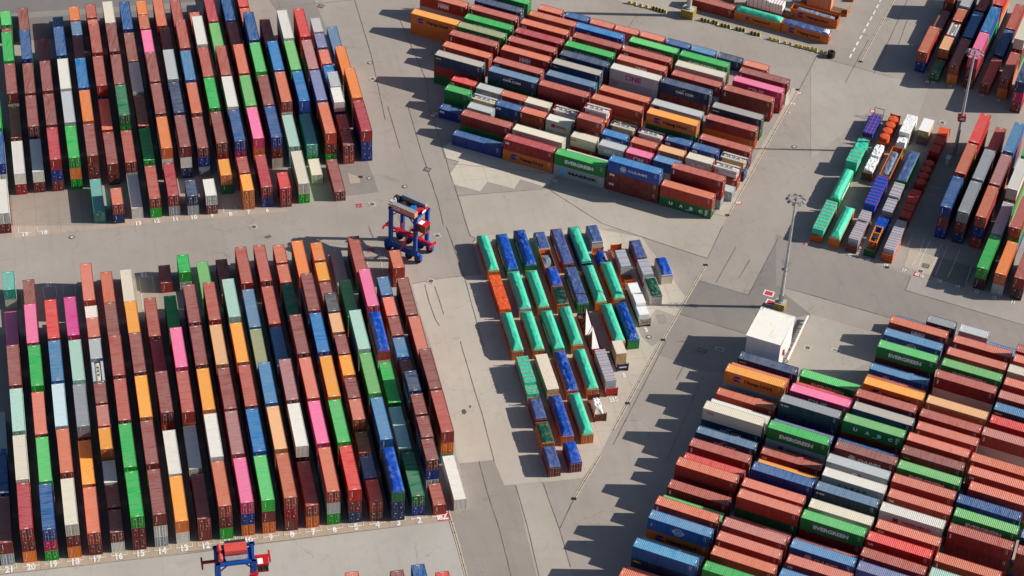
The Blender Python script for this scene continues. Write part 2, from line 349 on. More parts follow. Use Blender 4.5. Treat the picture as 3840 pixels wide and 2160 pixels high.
def frame_parts(L, H):
    mb = MB()
    for sx in (-1, 1):
        for sy in (-1, 1):
            x = sx*(L/2-.055); y = sy*(W/2-.055)
            mb.cbox((x, y, H/2), (.11, .11, H-.22))
            for z in (.059, H-.059): mb.cbox((sx*(L/2-.085), sy*(W/2-.078), z), (.178, .162, .118))
        mb.cbox((sx*(L/2-.05), 0, H-.06), (.10, W-.32, .115)); mb.cbox((sx*(L/2-.05), 0, .075), (.10, W-.32, .13))
    for sy in (-1, 1):
        mb.cbox((0, sy*(W/2-.025), H-.03), (L-.36, .06, .06)); mb.cbox((0, sy*(W/2-.03), .08), (L-.36, .06, .15))
    return mb
def door_parts(L, H, side):
    mb = MB(); x = L/2; y0, y1 = (.01, W/2-.11) if side > 0 else (-W/2+.11, -.01)
    pr = corr(y0, y1, 4, .03); vs = []
    for u, d in pr: vs += [(x-.035+d, u, .15), (x-.035+d, u, H-.13)]
    mb.add(vs, [(2*k, 2*k+2, 2*k+3, 2*k+1) for k in range(len(pr)-1)])
    for z in (.45, H*.5, H-.45): mb.box(x-.03, x-.012, y0+.03, y1-.03, z-.04, z+.04)
    for q in (.27, .72):
        y = y0+(y1-y0)*q; mb.tube((x+.006, y, .10), (x+.006, y, H-.08), .024, n=6, mi=1)
        for z in (.25, 1.15, H-.35): mb.cbox((x+.004, y, z), (.05, .12, .09), 1)
        mb.bar((x+.012, y-.02, 1.15), (x+.012, y+.24, 1.13), .03, .04, 1)
    return mb
def marking_parts(L, H):
    mb = MB()
    for sx in (-1, 1):
        mb.box(sx*(L/2-.27)-.055, sx*(L/2-.27)+.055, -.33, .33, H-.022, H-.016)
        x = sx*(L/2-.85); mb.add([(x-.11,.02,H-.015),(x+.11,.02,H-.015),(x,.22,H-.015)], [(0,1,2)], 1)
    for sy in (-1, 1):
        y = sy*(W/2+.003)
        for k in range(6):
            for c, u in ((0, 0), (1, .30)):
                if c and k in (1, 4): continue
                uu = -sy*(L/2-.75-u)
                mb.box(uu-.05, uu+.05, min(y, y-sy*.004), max(y, y-sy*.004), H-.42-k*.2, H-.29-k*.2, 1 if (c and k == 5) else 0)
    x = L/2
    rs = random.Random(3)
    for (y, z, w, h, mi) in ((.75, H-.45, .28, .10, 0), (.72, H-.65, .22, .08, 0), (.80, H-1.0, .16, .12, 0), (.78, H-1.35, .30, .07, 0), (-.45, H-.55, .30, .22, 0), (-.70, 1.25, .14, .10, 1), (.55, .85, .24, .18, 1), (-.30, .8, .10, .10, 0)):
        mb.box(x-.012, x-.004, y-w/2, y+w/2, z-h/2, z+h/2, mi)
    mb.box(-L/2+.002, -L/2+.008, .55, .62, 1.1, H-.4, 0); mb.box(-L/2+.002, -L/2+.008, .72, .90, .55, .75, 1)
    return mb
HS = {'H': 2.896, 'S': 2.591}
CM = {}
for L_ in (12.192, 6.058):
    for hk, h in HS.items():
        CM[(L_, hk)] = dict(wall=wall_parts(L_, h), roof=roof_parts(L_, h), frame=frame_parts(L_, h), door0=door_parts(L_, h, -1), door1=door_parts(L_, h, 1), stencil_print=marking_parts(L_, h))
MESH = {}
for key, d in CM.items():
    MESH[key] = dict(wall=d['wall'].mesh('wall', (P_WALL,)), roof=d['roof'].mesh('roof', (P_ROOF,)), frame=d['frame'].mesh('frame', (P_WALL,)), door0=d['door0'].mesh('door', (P_WALL, GALV)), door1=d['door1'].mesh('door', (P_WALL, GALV)), stencil_print=d['stencil_print'].mesh('stencil_print', (MWHITE, MYEL)))
PROTO = {}
def make_container(name, L, hk):
    """a container and its parts, built once for each size"""
    r = empty(name, (0, 0, -50)); M = MESH[(L, hk)]
    for part in ('wall', 'roof', 'frame', 'door0', 'door1', 'stencil_print'): link(part.rstrip('01'), M[part], r)
    return r
def copy_container(name, L, hk, loc, rz, rc, wc, brand=''):
    if (name, L, hk) not in PROTO:
        PROTO[(name, L, hk)] = make_container(name, L, hk); root = PROTO[(name, L, hk)]; parts = list(root.children)
    else:
        src = PROTO[(name, L, hk)]; root = src.copy(); COL.objects.link(root); parts = []
        for ch in src.children:
            if ch.name.startswith('lettering'): continue
            c = ch.copy(); COL.objects.link(c); c.parent = root; parts.append(c)
    root.location = loc; root.rotation_euler = (0, 0, rz)
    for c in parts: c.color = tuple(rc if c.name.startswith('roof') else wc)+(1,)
    if brand: link('lettering', brand_mesh(brand, L, HS[hk]), root)
    return root
def grid_surface(nx, ny, fx):
    vs = [fx(i/nx, j/ny) for i in range(nx+1) for j in range(ny+1)]
    fs = [(i*(ny+1)+j, (i+1)*(ny+1)+j, (i+1)*(ny+1)+j+1, i*(ny+1)+j+1) for i in range(nx) for j in range(ny)]
    return vs, fs
def tarp_mesh(L, z, hmax, half, seed, flat=False, wr=.05, x0=None, x1=None, hang=.35):
    rs = random.Random(seed); x0 = -L/2 if x0 is None else x0; x1 = L/2 if x1 is None else x1; s1 = rs.uniform(.6, 1.6); s2 = rs.uniform(.6, 1.6); off = rs.uniform(0, 99)
    step = rs.choice([0, 0, 1]); sx = rs.uniform(.25, .7)
    def fx(a, b):
        x = x0-.03+(x1-x0+.06)*a; y = (-W/2-.03)+(W+.06)*b
        e = min((x-x0)/s1, (x1-x)/s2, (W/2-abs(y))/max(.05, W/2-half)); e = max(0, min(1, e))
        h = hmax*e
        if step and a > sx: h *= .7
        nz = noise.noise(Vector((x*.9+off, y*1.4, 0)))*wr*1.6+noise.noise(Vector((x*2.6+y*1.5, y*2.2-x, off)))*wr
        zz = z+.03+h+nz*(.35+.65*e)
        edge = b in (0, 1) or a in (0, 1)
        if edge: zz = z-hang+noise.noise(Vector((x*1.3, y*3, off)))*.12
        return (x, y, zz)
    mb = MB(); vs, fs = grid_surface(46 if L > 8 else 26, 14, fx); mb.add(vs, fs); return mb
def open_top(loc, rz, L, tarp, hull, label, seed, group, name='open_top_container', brand=''):
    hk = 'S'; H = HS[hk]; M = MESH[(L, hk)]; wc = wallcol(hull, brand)
    r = empty(name, loc, rz)
    for part in ('wall', 'frame', 'door0', 'door1', 'stencil_print'):
        if part == 'stencil_print': continue
        link(part.rstrip('01'), M[part], r, color=wc)
    if brand: link('lettering', brand_mesh(brand, L, H), r)
    kind = {'tt': (.85, .45, .06), 'bb': (.45, .8, .07), 'tb': (.16, 1.0, .07), 'tb2': (.55, .6, .1), 'bs': (.75, .55, .17), 'tg': (.25, .8, .14), 'open': (-.5, .3, .12)}[tarp]
    mt = TARPS if tarp in ('bs', 'tg') else TARP
    col = alb(PAL[tarp])
    if tarp == 'open': mb = tarp_mesh(L, H-.7, .45, .4, seed, wr=.12, x0=-L/2+.9, x1=L/2-1.0)
    else: mb = tarp_mesh(L, H, kind[0]*random.uniform(.8, 1.15), kind[1], seed, wr=kind[2])
    mb.build('tarpaulin', r, (mt,), color=col, smooth=True)
    return tag(r, label, 'container', group)
def tank_container(loc, rz, c, label, below=False):
    L, H = 6.058, 2.591; fc = {'kw': (.45,.03,.05), 'ky': (.04,.16,.42), 'cr': (.06,.2,.42)}[c]; tc = {'kw': (.62,.61,.58), 'ky': (.62,.42,.16), 'cr': (.66,.58,.40)}[c]
    fm = flat_mat('tank_frame_'+c, fc); tm = flat_mat('tank_shell_'+c, tc, .4); wm = flat_mat('tank_walkway', (.5,.5,.48)); hm = flat_mat('tank_hatch', (.20,.2,.2), .4, .6)
    r = empty('tank_container', loc, rz); mb = frame_parts(L, H)
    for sx in (-1, 1):
        for sy in (-1, 1): mb.bar((sx*(L/2-.06), sy*1.05, H-.15), (sx*(L/2-.06), sy*.35, H-.9), .08, .08); mb.bar((sx*(L/2-.06), sy*1.05, .2), (sx*(L/2-.06), sy*.35, .9), .08, .08)
    mb.build('frame', r, (fm,))
    t = MB(); n = 20; R_ = 1.13; xs = [(-L/2+.22, .35), (-L/2+.30, .75), (-L/2+.45, 1.0), (-L/2+.62, 1.0), (L/2-.62, 1.0), (L/2-.45, 1.0), (L/2-.30, .75), (L/2-.22, .35)]
    vs = [(x, R_*q*math.cos(2*math.pi*k/n), 1.33+R_*q*math.sin(2*math.pi*k/n)) for x, q in xs for k in range(n)]
    fs = [(i*n+k, i*n+(k+1) % n, (i+1)*n+(k+1) % n, (i+1)*n+k) for i in range(len(xs)-1) for k in range(n)]+[tuple(range(n-1, -1, -1)), tuple(range(7*n, 8*n))]
    t.add(vs, fs); t.build('tank', r, (tm,), smooth=True)
    k = MB(); k.box(-L/2+.2, L/2-.2, -1.12, -.62, H-.06, H-.02); k.box(-L/2+.2, L/2-.2, .62, 1.12, H-.06, H-.02); k.build('walkway', r, (wm,))
    for x in (-1.15, 0, 1.05):
        h = MB(); h.box(x-.42, x+.42, -.42, .42, H-.22, H-.03); h.tube((x, 0, H-.03), (x, 0, H+.03), .26, n=12, mi=1); h.build('hatch', r, (wm, hm))
    if c == 'kw': link('lettering', brand_mesh('TWS', L, H), r)
    return tag(r, label, 'tank container', 'tank containers')
# ------------------------------------------------------------------ the container stacks
BLOCKS = ['LLB','ULB','TR','RB','BB','CEN','LR','OT']
TYPES = ['L','S','K','T','t']
COLS = ['br','rd','ro','sa','sr','dk','dm','ru','cm','rr','pk','mg','gr','lg','lm','dg','ol','mt','tq','wh','wg','cr','gy','dy','bl','cy','cb','nb','sb','lb','pb','or','oo','pe','pp','pw','tn','ng','tt','tb','bb','tb2','bs','tg','open','kw','ky']
TEXTS = ['','HMM','EMC','CRONOS','CUL','v','sq','ONE','ty','HL','SEA','CMA','NYK','NDL','TWS','CAI','WAC','MSK','YM','OOCL','MOL','COSCO','TOU','UASC','CB','COS','HYU']
STACKS = [[0,21,0,0,-16.94,308.31,0,1,0,0,0,-1,20,0,1,0,0,-1],
[0,21,1,0,-16.93,321.21,24,0,0,0,0,-1,15,1,1,0,0,-1],
[0,21,2,0,-16.77,334.82,20,0,1,0,0,-1],
[0,20,0,0,-12.9,308.3,8,0,0,0,0,-1,0,0,1,0,0,-1,31,1,1,0,0,-1],
[0,20,1,0,-12.91,321.37,21,1,0,0,0,-1,0,0,1,0,0,-1,31,0,1,0,0,-1],
[0,20,2,0,-12.9,334.71,17,0,0,0,0,-1,20,1,1,0,0,-1,0,0,1,0,0,-1],
[0,20,3,0,-12.9,347.79,0,1,0,0,0,-1,12,0,1,0,0,-1,0,1,1,0,0,-1],
[0,20,4,0,-12.94,361.6,10,1,0,0,0,-1,0,1,1,0,0,-1],
[0,20,5,1,-12.88,381.44,18,1,0,1,0,-1,21,1,0,1,0,-1],
[0,19,0,0,-8.91,308.08,24,0,0,0,0,-1,11,0,1,1,0,-1,12,0,1,1,0,-1],
[0,19,1,0,-8.81,321.09,13,1,0,1,0,-1,8,0,1,1,0,-1,19,0,1,1,0,-1],
[0,19,2,0,-8.87,334.08,3,0,0,1,0,-1,8,0,2,1,0,-1,20,0,2,1,0,-1],
[0,19,3,0,-8.81,347.65,12,1,0,0,0,-1,31,0,1,1,0,-1,0,0,1,1,0,-1],
[0,19,4,0,-8.89,360.6,10,0,0,0,0,-1,5,0,2,1,0,-1,20,0,2,1,0,-1],
[0,19,5,0,-8.87,374.79,0,1,1,0,0,-1],
[0,18,0,0,-4.85,308.09,21,0,0,0,0,-1,0,0,1,0,0,-1,31,1,1,0,0,-1],
[0,18,1,0,-4.81,321.82,2,0,0,0,0,-1,1,1,2,0,0,-1,19,0,2,0,0,-1],
[0,18,2,0,-4.87,334.76,35,0,0,0,0,-1,15,0,2,0,0,-1,12,0,2,0,0,-1],
[0,18,3,0,-4.81,347.77,29,1,0,0,0,-1,15,1,2,0,0,-1,0,0,2,0,0,-1],
[0,18,4,0,-4.8,360.6,9,0,0,0,0,-1,0,0,2,0,0,-1,12,1,2,0,0,-1],
[0,17,0,0,-0.92,308.12,2,0,0,0,0,-1,0,0,1,0,0,-1],
[0,17,1,0,-0.88,321.33,31,1,0,0,0,-1,2,1,2,1,0,-1],
[0,17,2,0,-0.86,334.3,22,1,0,0,0,-1,1,0,1,0,0,-1,24,0,2,1,0,-1],
[0,17,3,0,-0.79,347.62,17,1,0,0,0,-1,19,0,2,0,0,-1,0,0,2,1,0,-1],
[0,17,4,0,-0.82,360.85,11,1,0,0,0,-1,0,0,2,0,0,-1,31,0,2,0,0,-1],
[0,16,0,1,3.11,308.14,0,0,0,1,0,-1,19,1,0,1,0,-1],
[0,16,1,1,3.14,314.75,1,0,0,1,0,-1,20,0,2,1,0,-1],
[0,16,2,1,3.06,321.44,19,1,0,1,0,-1,19,0,0,1,0,-1],
[0,16,3,1,3.09,327.92,31,0,0,1,0,-1,12,0,0,1,0,-1,12,0,2,1,0,-1],
[0,16,4,1,3.12,334.42,4,1,0,1,0,-1,0,0,2,1,0,-1,15,1,2,1,0,-1],
[0,16,5,1,3.15,340.94,0,0,0,1,0,-1,0,0,2,1,0,-1,0,0,2,1,0,-1],
[0,16,6,2,3.15,347.37,21,1,0,1,0,-1,8,1,2,1,0,-1,8,0,2,1,0,-1],
[0,16,7,1,3.12,354.19,20,0,0,1,0,-1,0,0,2,1,0,-1,31,0,2,1,0,-1],
[0,16,8,1,3.13,360.77,3,0,0,1,0,-1,8,0,2,1,0,-1,15,0,2,1,0,-1],
[0,16,9,1,3.14,367.55,19,0,0,1,0,-1,1,0,2,1,0,-1],
[0,16,10,0,3.14,374.67,3,1,0,0,0,-1,0,0,2,0,0,-1],
[0,15,0,0,7.09,308.06,12,0,0,0,0,-1,0,0,1,0,0,-1,0,0,1,0,0,-1],
[0,15,1,0,7.02,321.31,12,1,0,0,0,-1,0,1,1,0,0,-1,31,1,1,0,0,-1],
[0,15,2,0,7.03,334.32,1,0,0,0,0,-1,12,0,1,0,0,-1,0,0,1,0,0,-1],
[0,15,3,0,7.07,347.42,1,0,0,0,0,-1,2,1,1,0,0,-1,2,1,1,0,0,-1],
[0,15,4,0,7.11,361.25,7,0,0,0,0,-1,27,1,2,0,0,-1],
[0,15,5,0,7.23,374.8,2,1,1,0,0,-1],
[0,14,0,0,11.13,308.21,0,1,0,0,0,-1,19,0,1,0,0,-1,20,0,1,1,0,-1],
[0,14,1,0,11.13,321.5,0,1,0,0,0,-1,12,0,1,0,0,-1,1,0,1,0,0,-1],
[0,14,2,0,11.15,334.55,31,0,0,0,0,-1,5,0,1,0,0,-1,27,1,1,0,0,-1],
[0,14,3,0,11.17,347.59,0,0,0,0,0,-1,12,1,1,0,0,-1,31,0,1,0,0,-1],
[0,14,4,0,11.2,360.97,31,1,0,0,0,-1,27,0,1,0,0,-1],
[0,14,5,0,11.26,374.85,21,0,0,0,0,-1],
[0,13,0,0,15.19,308.37,31,1,0,0,0,-1,19,1,1,0,0,-1],
[0,13,1,0,15.2,321.1,19,1,0,0,0,-1,8,0,1,0,0,-1],
[0,13,2,0,15.2,335.17,0,0,0,0,0,-1,2,1,1,0,0,-1,0,0,1,0,0,-1],
[0,13,3,0,15.22,348.11,8,0,0,0,0,-1,31,0,1,0,0,-1],
[0,13,4,0,15.23,361.34,1,0,0,0,0,-1,0,0,1,0,0,-1],
[0,12,0,0,19.26,308.31,1,0,0,0,0,-1,0,1,1,0,0,-1],
[0,12,1,0,19.12,321.81,19,1,0,0,0,-1,1,0,1,0,0,-1],
[0,12,2,0,19.31,334.59,1,1,0,0,0,-1,31,0,1,0,0,-1,0,1,1,0,0,-1],
[0,12,3,0,19.31,347.84,10,1,0,0,0,-1,8,0,1,0,0,-1,8,0,1,0,0,-1],
[0,12,4,0,19.32,361.38,12,1,0,0,0,-1,31,0,1,0,0,-1],
[0,12,5,1,19.28,381.55,1,1,0,1,0,-1],
[0,11,0,0,23.27,308.09,2,0,0,0,0,-1,0,0,1,0,0,-1,12,1,1,0,0,-1],
[0,11,1,0,23.25,321.36,19,1,0,0,0,-1,31,0,1,0,0,-1,27,0,1,0,0,-1],
[0,11,2,0,23.34,334.63,31,1,0,0,0,-1,1,0,1,0,0,-1,31,1,1,0,0,-1],
[0,11,3,0,23.35,347.78,0,0,0,0,0,-1,0,1,1,0,0,-1,27,1,1,0,0,-1],
[0,11,4,0,23.33,360.87,0,0,0,0,0,-1,24,0,1,0,0,-1,1,1,1,0,0,-1],
[0,11,5,1,23.27,381.32,12,1,0,1,0,-1,19,0,0,1,0,-1],
[0,10,0,0,27.29,308.28,10,0,0,0,0,-1,24,0,1,0,0,-1,31,0,1,0,0,-1],
[0,10,1,0,27.37,321.45,34,1,0,0,0,-1,8,0,1,0,0,-1,8,1,1,0,0,-1],
[0,10,2,0,27.33,334.54,0,0,0,0,0,-1,8,0,1,0,0,-1,8,0,1,1,0,-1],
[0,10,3,0,27.33,347.38,33,0,0,0,0,-1,0,0,1,0,0,-1,5,0,1,0,0,-1],
[0,10,4,0,27.37,360.99,1,1,0,0,0,-1,12,1,1,0,0,-1,27,1,1,0,0,-1],
[0,10,5,0,27.39,374.9,14,0,1,0,0,-1],
[0,9,0,0,31.31,308.25,13,1,0,0,0,-1,0,1,1,0,0,-1,31,0,1,0,0,-1],
[0,9,1,0,31.37,321.46,25,1,0,0,0,-1,20,0,1,0,0,-1,5,1,1,0,0,-1],
[0,9,2,0,31.38,334.36,1,0,0,0,0,-1,0,0,1,0,0,-1,27,0,1,0,0,-1],
[0,9,3,0,31.38,347.68,31,0,0,0,0,-1,8,1,1,0,0,-1,31,0,1,1,0,-1],
[0,9,4,0,31.4,361.37,17,1,0,0,0,-1,24,0,1,0,0,-1,0,1,1,0,0,-1],
[0,9,5,0,31.45,375.08,1,1,1,0,0,-1],
[0,8,0,0,35.4,308.2,2,0,0,0,0,-1,8,0,1,0,0,-1,0,1,1,0,0,-1],
[0,8,1,0,35.4,321.47,33,1,0,0,0,-1,31,0,1,0,0,-1,24,0,1,0,0,-1],
[0,8,2,0,35.42,334.52,29,1,0,0,0,-1,2,1,1,0,0,-1,12,0,1,0,0,-1],
[0,8,3,0,35.38,348.16,16,1,0,0,0,-1,12,0,1,0,0,-1],
[0,8,4,0,35.44,360.86,28,1,0,0,0,-1,24,0,1,0,0,-1],
[0,8,5,0,35.55,374.98,1,1,0,0,0,-1,31,0,1,0,0,-1],
[0,7,0,0,39.46,308.34,1,0,0,0,0,-1,31,0,1,0,0,-1],
[0,7,1,0,39.5,321.57,19,1,0,0,0,-1,5,0,1,0,0,-1,1,0,1,0,0,-1],
[0,7,2,0,39.5,334.79,34,0,0,0,0,-1,2,0,1,0,0,-1,12,1,1,0,0,-1],
[0,7,3,0,39.51,348.12,29,1,0,0,0,-1,0,0,1,0,0,-1],
[0,7,4,0,39.53,361.22,1,1,0,0,0,-1,15,1,1,0,0,-1],
[0,7,5,0,39.53,375.02,1,0,0,0,0,-1,1,0,1,0,0,-1],
[0,6,0,0,43.57,308.44,2,0,0,0,0,-1,20,1,1,0,0,-1,12,0,1,0,0,-1],
[0,6,1,0,43.57,321.68,10,1,0,0,0,-1,5,1,1,0,0,-1,24,0,1,0,0,-1],
[0,6,2,0,43.57,334.59,3,1,0,0,0,-1,8,0,1,0,0,-1,0,0,1,0,0,-1],
[0,6,3,0,43.56,347.93,0,0,0,0,0,-1,2,0,1,0,0,-1,19,0,1,0,0,-1],
[0,6,4,0,43.57,361.49,15,0,0,0,0,-1,0,0,1,0,0,-1],
[0,6,5,1,43.62,374.68,2,1,0,1,0,-1,1,0,0,1,0,-1],
[0,6,6,1,43.65,381.32,2,0,0,1,0,-1,20,1,0,1,0,-1],
[0,5,0,0,47.52,308.22,9,1,0,0,0,-1,0,0,1,0,0,-1,27,0,1,0,0,-1],
[0,5,1,0,47.57,321.36,13,1,0,0,0,-1,2,0,1,0,0,-1,5,0,1,0,0,-1],
[0,5,2,0,47.63,334.39,31,1,0,0,0,-1,19,0,1,0,0,-1,20,1,1,0,0,-1],
[0,5,3,0,47.6,347.77,25,0,0,0,0,-1,2,0,1,0,0,-1,19,0,1,0,0,-1],
[0,5,4,0,47.62,360.67,0,1,0,0,0,-1,20,1,1,0,0,-1,8,0,1,0,0,-1],
[0,5,5,0,47.67,375.2,32,0,0,0,0,-1,19,1,1,0,0,-1],
[0,4,0,1,51.59,307.98,2,0,0,1,0,-1,0,0,0,1,0,-1],
[0,4,1,1,51.57,314.39,29,0,0,1,0,-1,27,0,0,1,0,-1],
[0,4,2,1,51.65,321.36,1,0,0,1,0,-1,31,0,0,1,0,-1],
[0,4,3,1,51.58,328.02,3,0,0,1,0,-1,0,0,0,1,0,-1,20,1,0,1,0,-1],
[0,4,4,1,51.6,334.38,0,1,0,1,0,-1,20,0,0,1,0,-1,31,0,0,1,0,-1],
[0,4,5,1,51.6,341.13,31,1,0,1,0,-1,2,0,0,1,0,-1,27,1,0,1,0,-1],
[0,4,6,1,51.6,347.53,0,1,0,1,0,-1,1,0,0,1,0,-1,2,0,0,1,0,-1],
[0,4,7,1,51.61,354.3,33,1,0,1,0,-1,5,1,0,1,0,-1,19,0,0,1,0,-1],
[0,4,8,1,51.62,360.84,23,0,0,1,0,-1,27,0,0,1,0,-1,24,1,0,1,0,-1],
[0,4,9,1,51.66,367.46,0,0,0,1,0,-1,31,0,0,1,0,-1],
[0,4,10,1,51.63,374.07,31,1,0,1,0,-1,19,0,0,1,0,-1],
[0,4,11,1,51.69,380.86,32,0,0,1,0,-1,0,0,0,1,0,-1],
[0,3,0,3,55.58,307.34,40,1,0,1,0,15,27,0,1,1,0,-1,27,0,1,1,0,-1],
[0,3,1,0,55.65,321.02,29,1,0,0,0,-1,0,1,1,0,0,-1,24,1,1,1,0,-1],
[0,3,2,0,55.69,334.35,14,1,0,0,0,-1,0,0,1,0,0,-1,0,1,1,1,0,-1],
[0,3,3,0,55.69,347.36,17,1,0,0,0,-1,20,1,1,0,0,-1,27,0,1,0,0,-1],
[0,3,4,0,55.68,360.75,14,1,0,0,0,-1,31,1,1,0,0,-1],
[0,3,5,0,55.65,374.44,22,1,0,0,0,-1],
[0,2,0,0,59.61,308.06,15,0,0,1,0,-1,24,0,1,1,0,-1],
[0,2,1,0,59.41,321.14,17,0,0,1,0,-1,20,0,1,1,0,-1],
[0,2,2,0,59.63,334.44,12,1,0,1,0,-1,20,1,1,1,0,-1],
[0,2,3,3,59.69,347.23,40,1,0,0,0,2,19,1,1,1,0,-1,15,1,1,1,0,-1],
[0,2,4,0,59.71,360.51,10,0,0,0,0,-1,0,0,1,0,0,-1,15,1,1,1,0,-1],
[0,2,5,0,59.75,374.84,1,0,0,0,0,-1,15,0,1,0,0,-1],
[0,1,0,1,63.66,307.53,1,1,0,1,0,-1],
[0,1,1,1,63.57,314.56,0,0,0,1,0,-1,24,1,0,1,0,-1,19,0,0,1,0,-1],
[0,1,2,1,63.72,321.01,0,0,0,1,0,-1,20,0,0,1,0,-1,20,0,0,1,0,-1],
[0,1,3,1,63.71,327.57,0,1,0,1,0,-1,0,1,0,1,0,-1,0,1,0,1,0,-1],
[0,1,4,1,63.71,334.43,27,1,0,1,0,-1,20,1,0,1,0,-1,1,0,0,1,0,-1],
[0,1,5,1,63.86,340.73,0,0,0,1,0,-1,0,0,0,1,0,-1],
[0,1,6,1,63.67,347.62,29,1,0,1,0,-1,31,0,0,1,0,-1],
[0,1,7,1,63.76,354.28,0,1,0,1,0,-1,19,0,0,1,0,-1],
[0,1,8,1,63.76,360.6,3,0,0,1,0,-1,31,0,0,1,0,-1],
[0,1,9,1,63.77,367.31,29,0,0,1,0,-1,12,0,0,1,0,-1],
[0,0,0,0,67.71,308.12,19,1,0,0,0,-1],
[0,0,1,0,67.69,321.1,1,1,0,0,0,-1,31,0,1,0,0,-1,18,1,1,1,0,-1],
[0,0,2,0,67.75,334.36,0,0,0,1,0,-1,5,0,1,1,0,-1,27,0,1,1,0,-1],
[0,0,3,0,67.89,347.22,3,0,0,0,0,-1,0,0,1,1,0,-1],
[0,0,4,0,67.85,360.2,7,0,0,1,0,-1,5,0,1,1,0,-1],
[0,0,5,1,67.69,375.63,2,1,0,1,0,-1,2,1,0,1,0,-1],
[1,0,0,0,-11.36,407.07,19,0,0,0,0,-1,0,0,1,1,0,-1],
[1,0,1,0,-11.27,420.57,24,0,1,0,0,-1,19,0,1,0,0,-1,15,1,1,0,0,-1],
[1,0,2,0,-11.31,433.96,12,1,1,0,0,-1,27,0,2,0,0,-1,27,1,2,0,0,-1],
[1,1,0,0,-7.3,420.28,19,1,0,0,0,-1,8,0,1,0,0,-1],
[1,1,1,0,-7.26,433.62,1,0,0,0,0,-1,12,1,2,0,0,-1],
[1,1,2,0,-7.2,446.87,0,1,0,0,0,-1,20,0,1,0,0,-1,15,1,2,0,0,-1],
[1,1,3,0,-7.24,460.13,12,1,1,0,0,-1,2,1,2,0,0,-1,2,1,2,0,0,-1],
[1,1,4,1,-7.16,473.16,0,1,0,1,0,-1,15,0,0,1,0,-1],
[1,1,5,1,-7.12,480.65,13,0,0,1,0,-1,27,1,2,1,0,-1],
[1,2,0,0,-3.26,420.39,19,1,0,0,0,-1,0,0,1,0,0,-1],
[1,2,1,0,-3.2,433.37,0,0,0,0,0,-1,24,0,1,0,0,-1,2,0,2,0,0,-1],
[1,2,2,0,-3.16,446.84,0,1,1,0,0,-1,0,0,2,0,0,-1,0,1,2,1,0,-1],
[1,2,3,0,-3.14,460.35,24,0,1,0,0,-1,12,0,2,0,0,-1,12,0,2,0,0,-1],
[1,2,4,0,-3.06,479.33,0,1,1,1,0,-1],
[1,3,0,0,0.77,420.27,8,1,0,0,0,-1,24,0,1,0,0,-1,0,0,1,0,0,-1],
[1,3,1,0,0.78,433.39,0,1,1,0,0,-1,19,0,2,0,0,-1,1,0,2,0,0,-1],
[1,3,2,0,0.82,446.78,0,1,1,0,0,-1,24,0,2,0,0,-1,1,1,2,0,0,-1],
[1,3,3,0,0.94,460.4,1,1,1,0,0,-1,19,0,2,0,0,-1],
[1,4,0,0,4.72,420.27,12,0,0,0,0,-1,31,1,1,0,0,-1,12,0,1,0,0,-1],
[1,4,1,0,4.82,433.71,20,1,0,0,0,-1,31,0,2,0,0,-1,0,0,2,0,0,-1],
[1,4,2,0,4.81,446.99,19,1,1,0,0,-1,8,1,2,0,0,-1,8,0,2,0,0,-1],
[1,4,3,0,4.79,460.52,24,0,1,0,0,-1,0,0,2,0,0,-1,2,0,2,0,0,-1],
[1,4,4,0,5.01,473.65,28,1,1,0,0,-1],
[1,5,0,0,8.81,407.41,18,0,0,0,0,-1],
[1,5,1,0,8.77,420.39,0,1,0,0,0,-1,0,0,1,0,0,-1,8,0,1,0,0,-1],
[1,5,2,0,8.83,433.56,32,1,1,0,0,-1,0,0,2,0,0,-1,1,0,2,0,0,-1],
[1,5,3,0,8.87,446.68,25,0,1,0,0,-1,31,0,2,0,0,-1,20,0,2,0,0,-1],
[1,5,4,0,8.98,460.52,1,0,1,0,0,-1,8,0,2,0,0,-1],
[1,5,5,1,9.04,473.68,28,0,0,1,0,-1,27,0,2,1,0,-1],
[1,5,6,1,8.98,480.26,32,1,0,1,0,-1,0,0,0,1,0,-1],
[1,6,0,1,12.88,406.58,2,0,0,1,0,-1,27,1,0,1,0,-1],
[1,6,1,0,12.97,420.54,0,1,0,0,0,-1,0,0,1,0,0,-1],
[1,6,2,0,12.87,433.61,2,1,1,0,0,-1,1,1,1,0,0,-1],
[1,6,3,0,12.94,446.88,1,1,0,0,0,-1,24,0,1,0,0,-1,19,1,1,0,0,-1],
[1,6,4,0,12.97,460.45,1,1,1,0,0,-1,0,0,1,0,0,-1,8,1,1,0,0,-1],
[1,6,5,1,13.08,473.93,3,0,0,1,0,-1,8,0,2,1,0,-1],
[1,6,6,1,13.01,480.67,1,1,0,1,0,-1,5,0,0,1,0,-1],
[1,7,0,0,16.89,407.67,19,1,0,0,0,-1],
[1,7,1,0,16.92,420.54,1,0,0,0,0,-1,19,0,1,0,0,-1],
[1,7,2,0,16.96,434.45,15,0,0,0,0,-1,12,0,1,0,0,-1,24,1,1,0,0,-1],
[1,7,3,0,17.05,446.89,0,1,1,0,0,-1,19,0,1,0,0,-1,19,0,1,0,0,-1],
[1,7,4,0,17.03,460.34,0,0,1,0,0,-1,27,0,1,0,0,-1,1,0,1,0,0,-1],
[1,7,5,0,17.19,474.22,21,0,1,0,0,-1,1,0,1,0,0,-1],
[1,8,0,0,20.94,407.35,1,0,0,1,0,-1,12,1,1,1,0,-1],
[1,8,1,0,20.95,420.67,12,0,0,0,0,-1,0,0,1,0,0,-1],
[1,8,2,0,20.97,433.77,1,0,0,0,0,-1,0,0,1,0,0,-1],
[1,8,3,0,21.02,447.3,19,0,1,0,0,-1,0,0,1,0,0,-1],
[1,8,4,0,21.06,459.87,7,1,1,0,0,-1,20,0,1,0,0,-1],
[1,8,5,0,21.08,473.51,24,1,1,0,0,-1,31,1,1,0,0,-1],
[1,9,0,0,24.98,407.34,8,0,0,0,0,-1,20,0,1,1,0,-1],
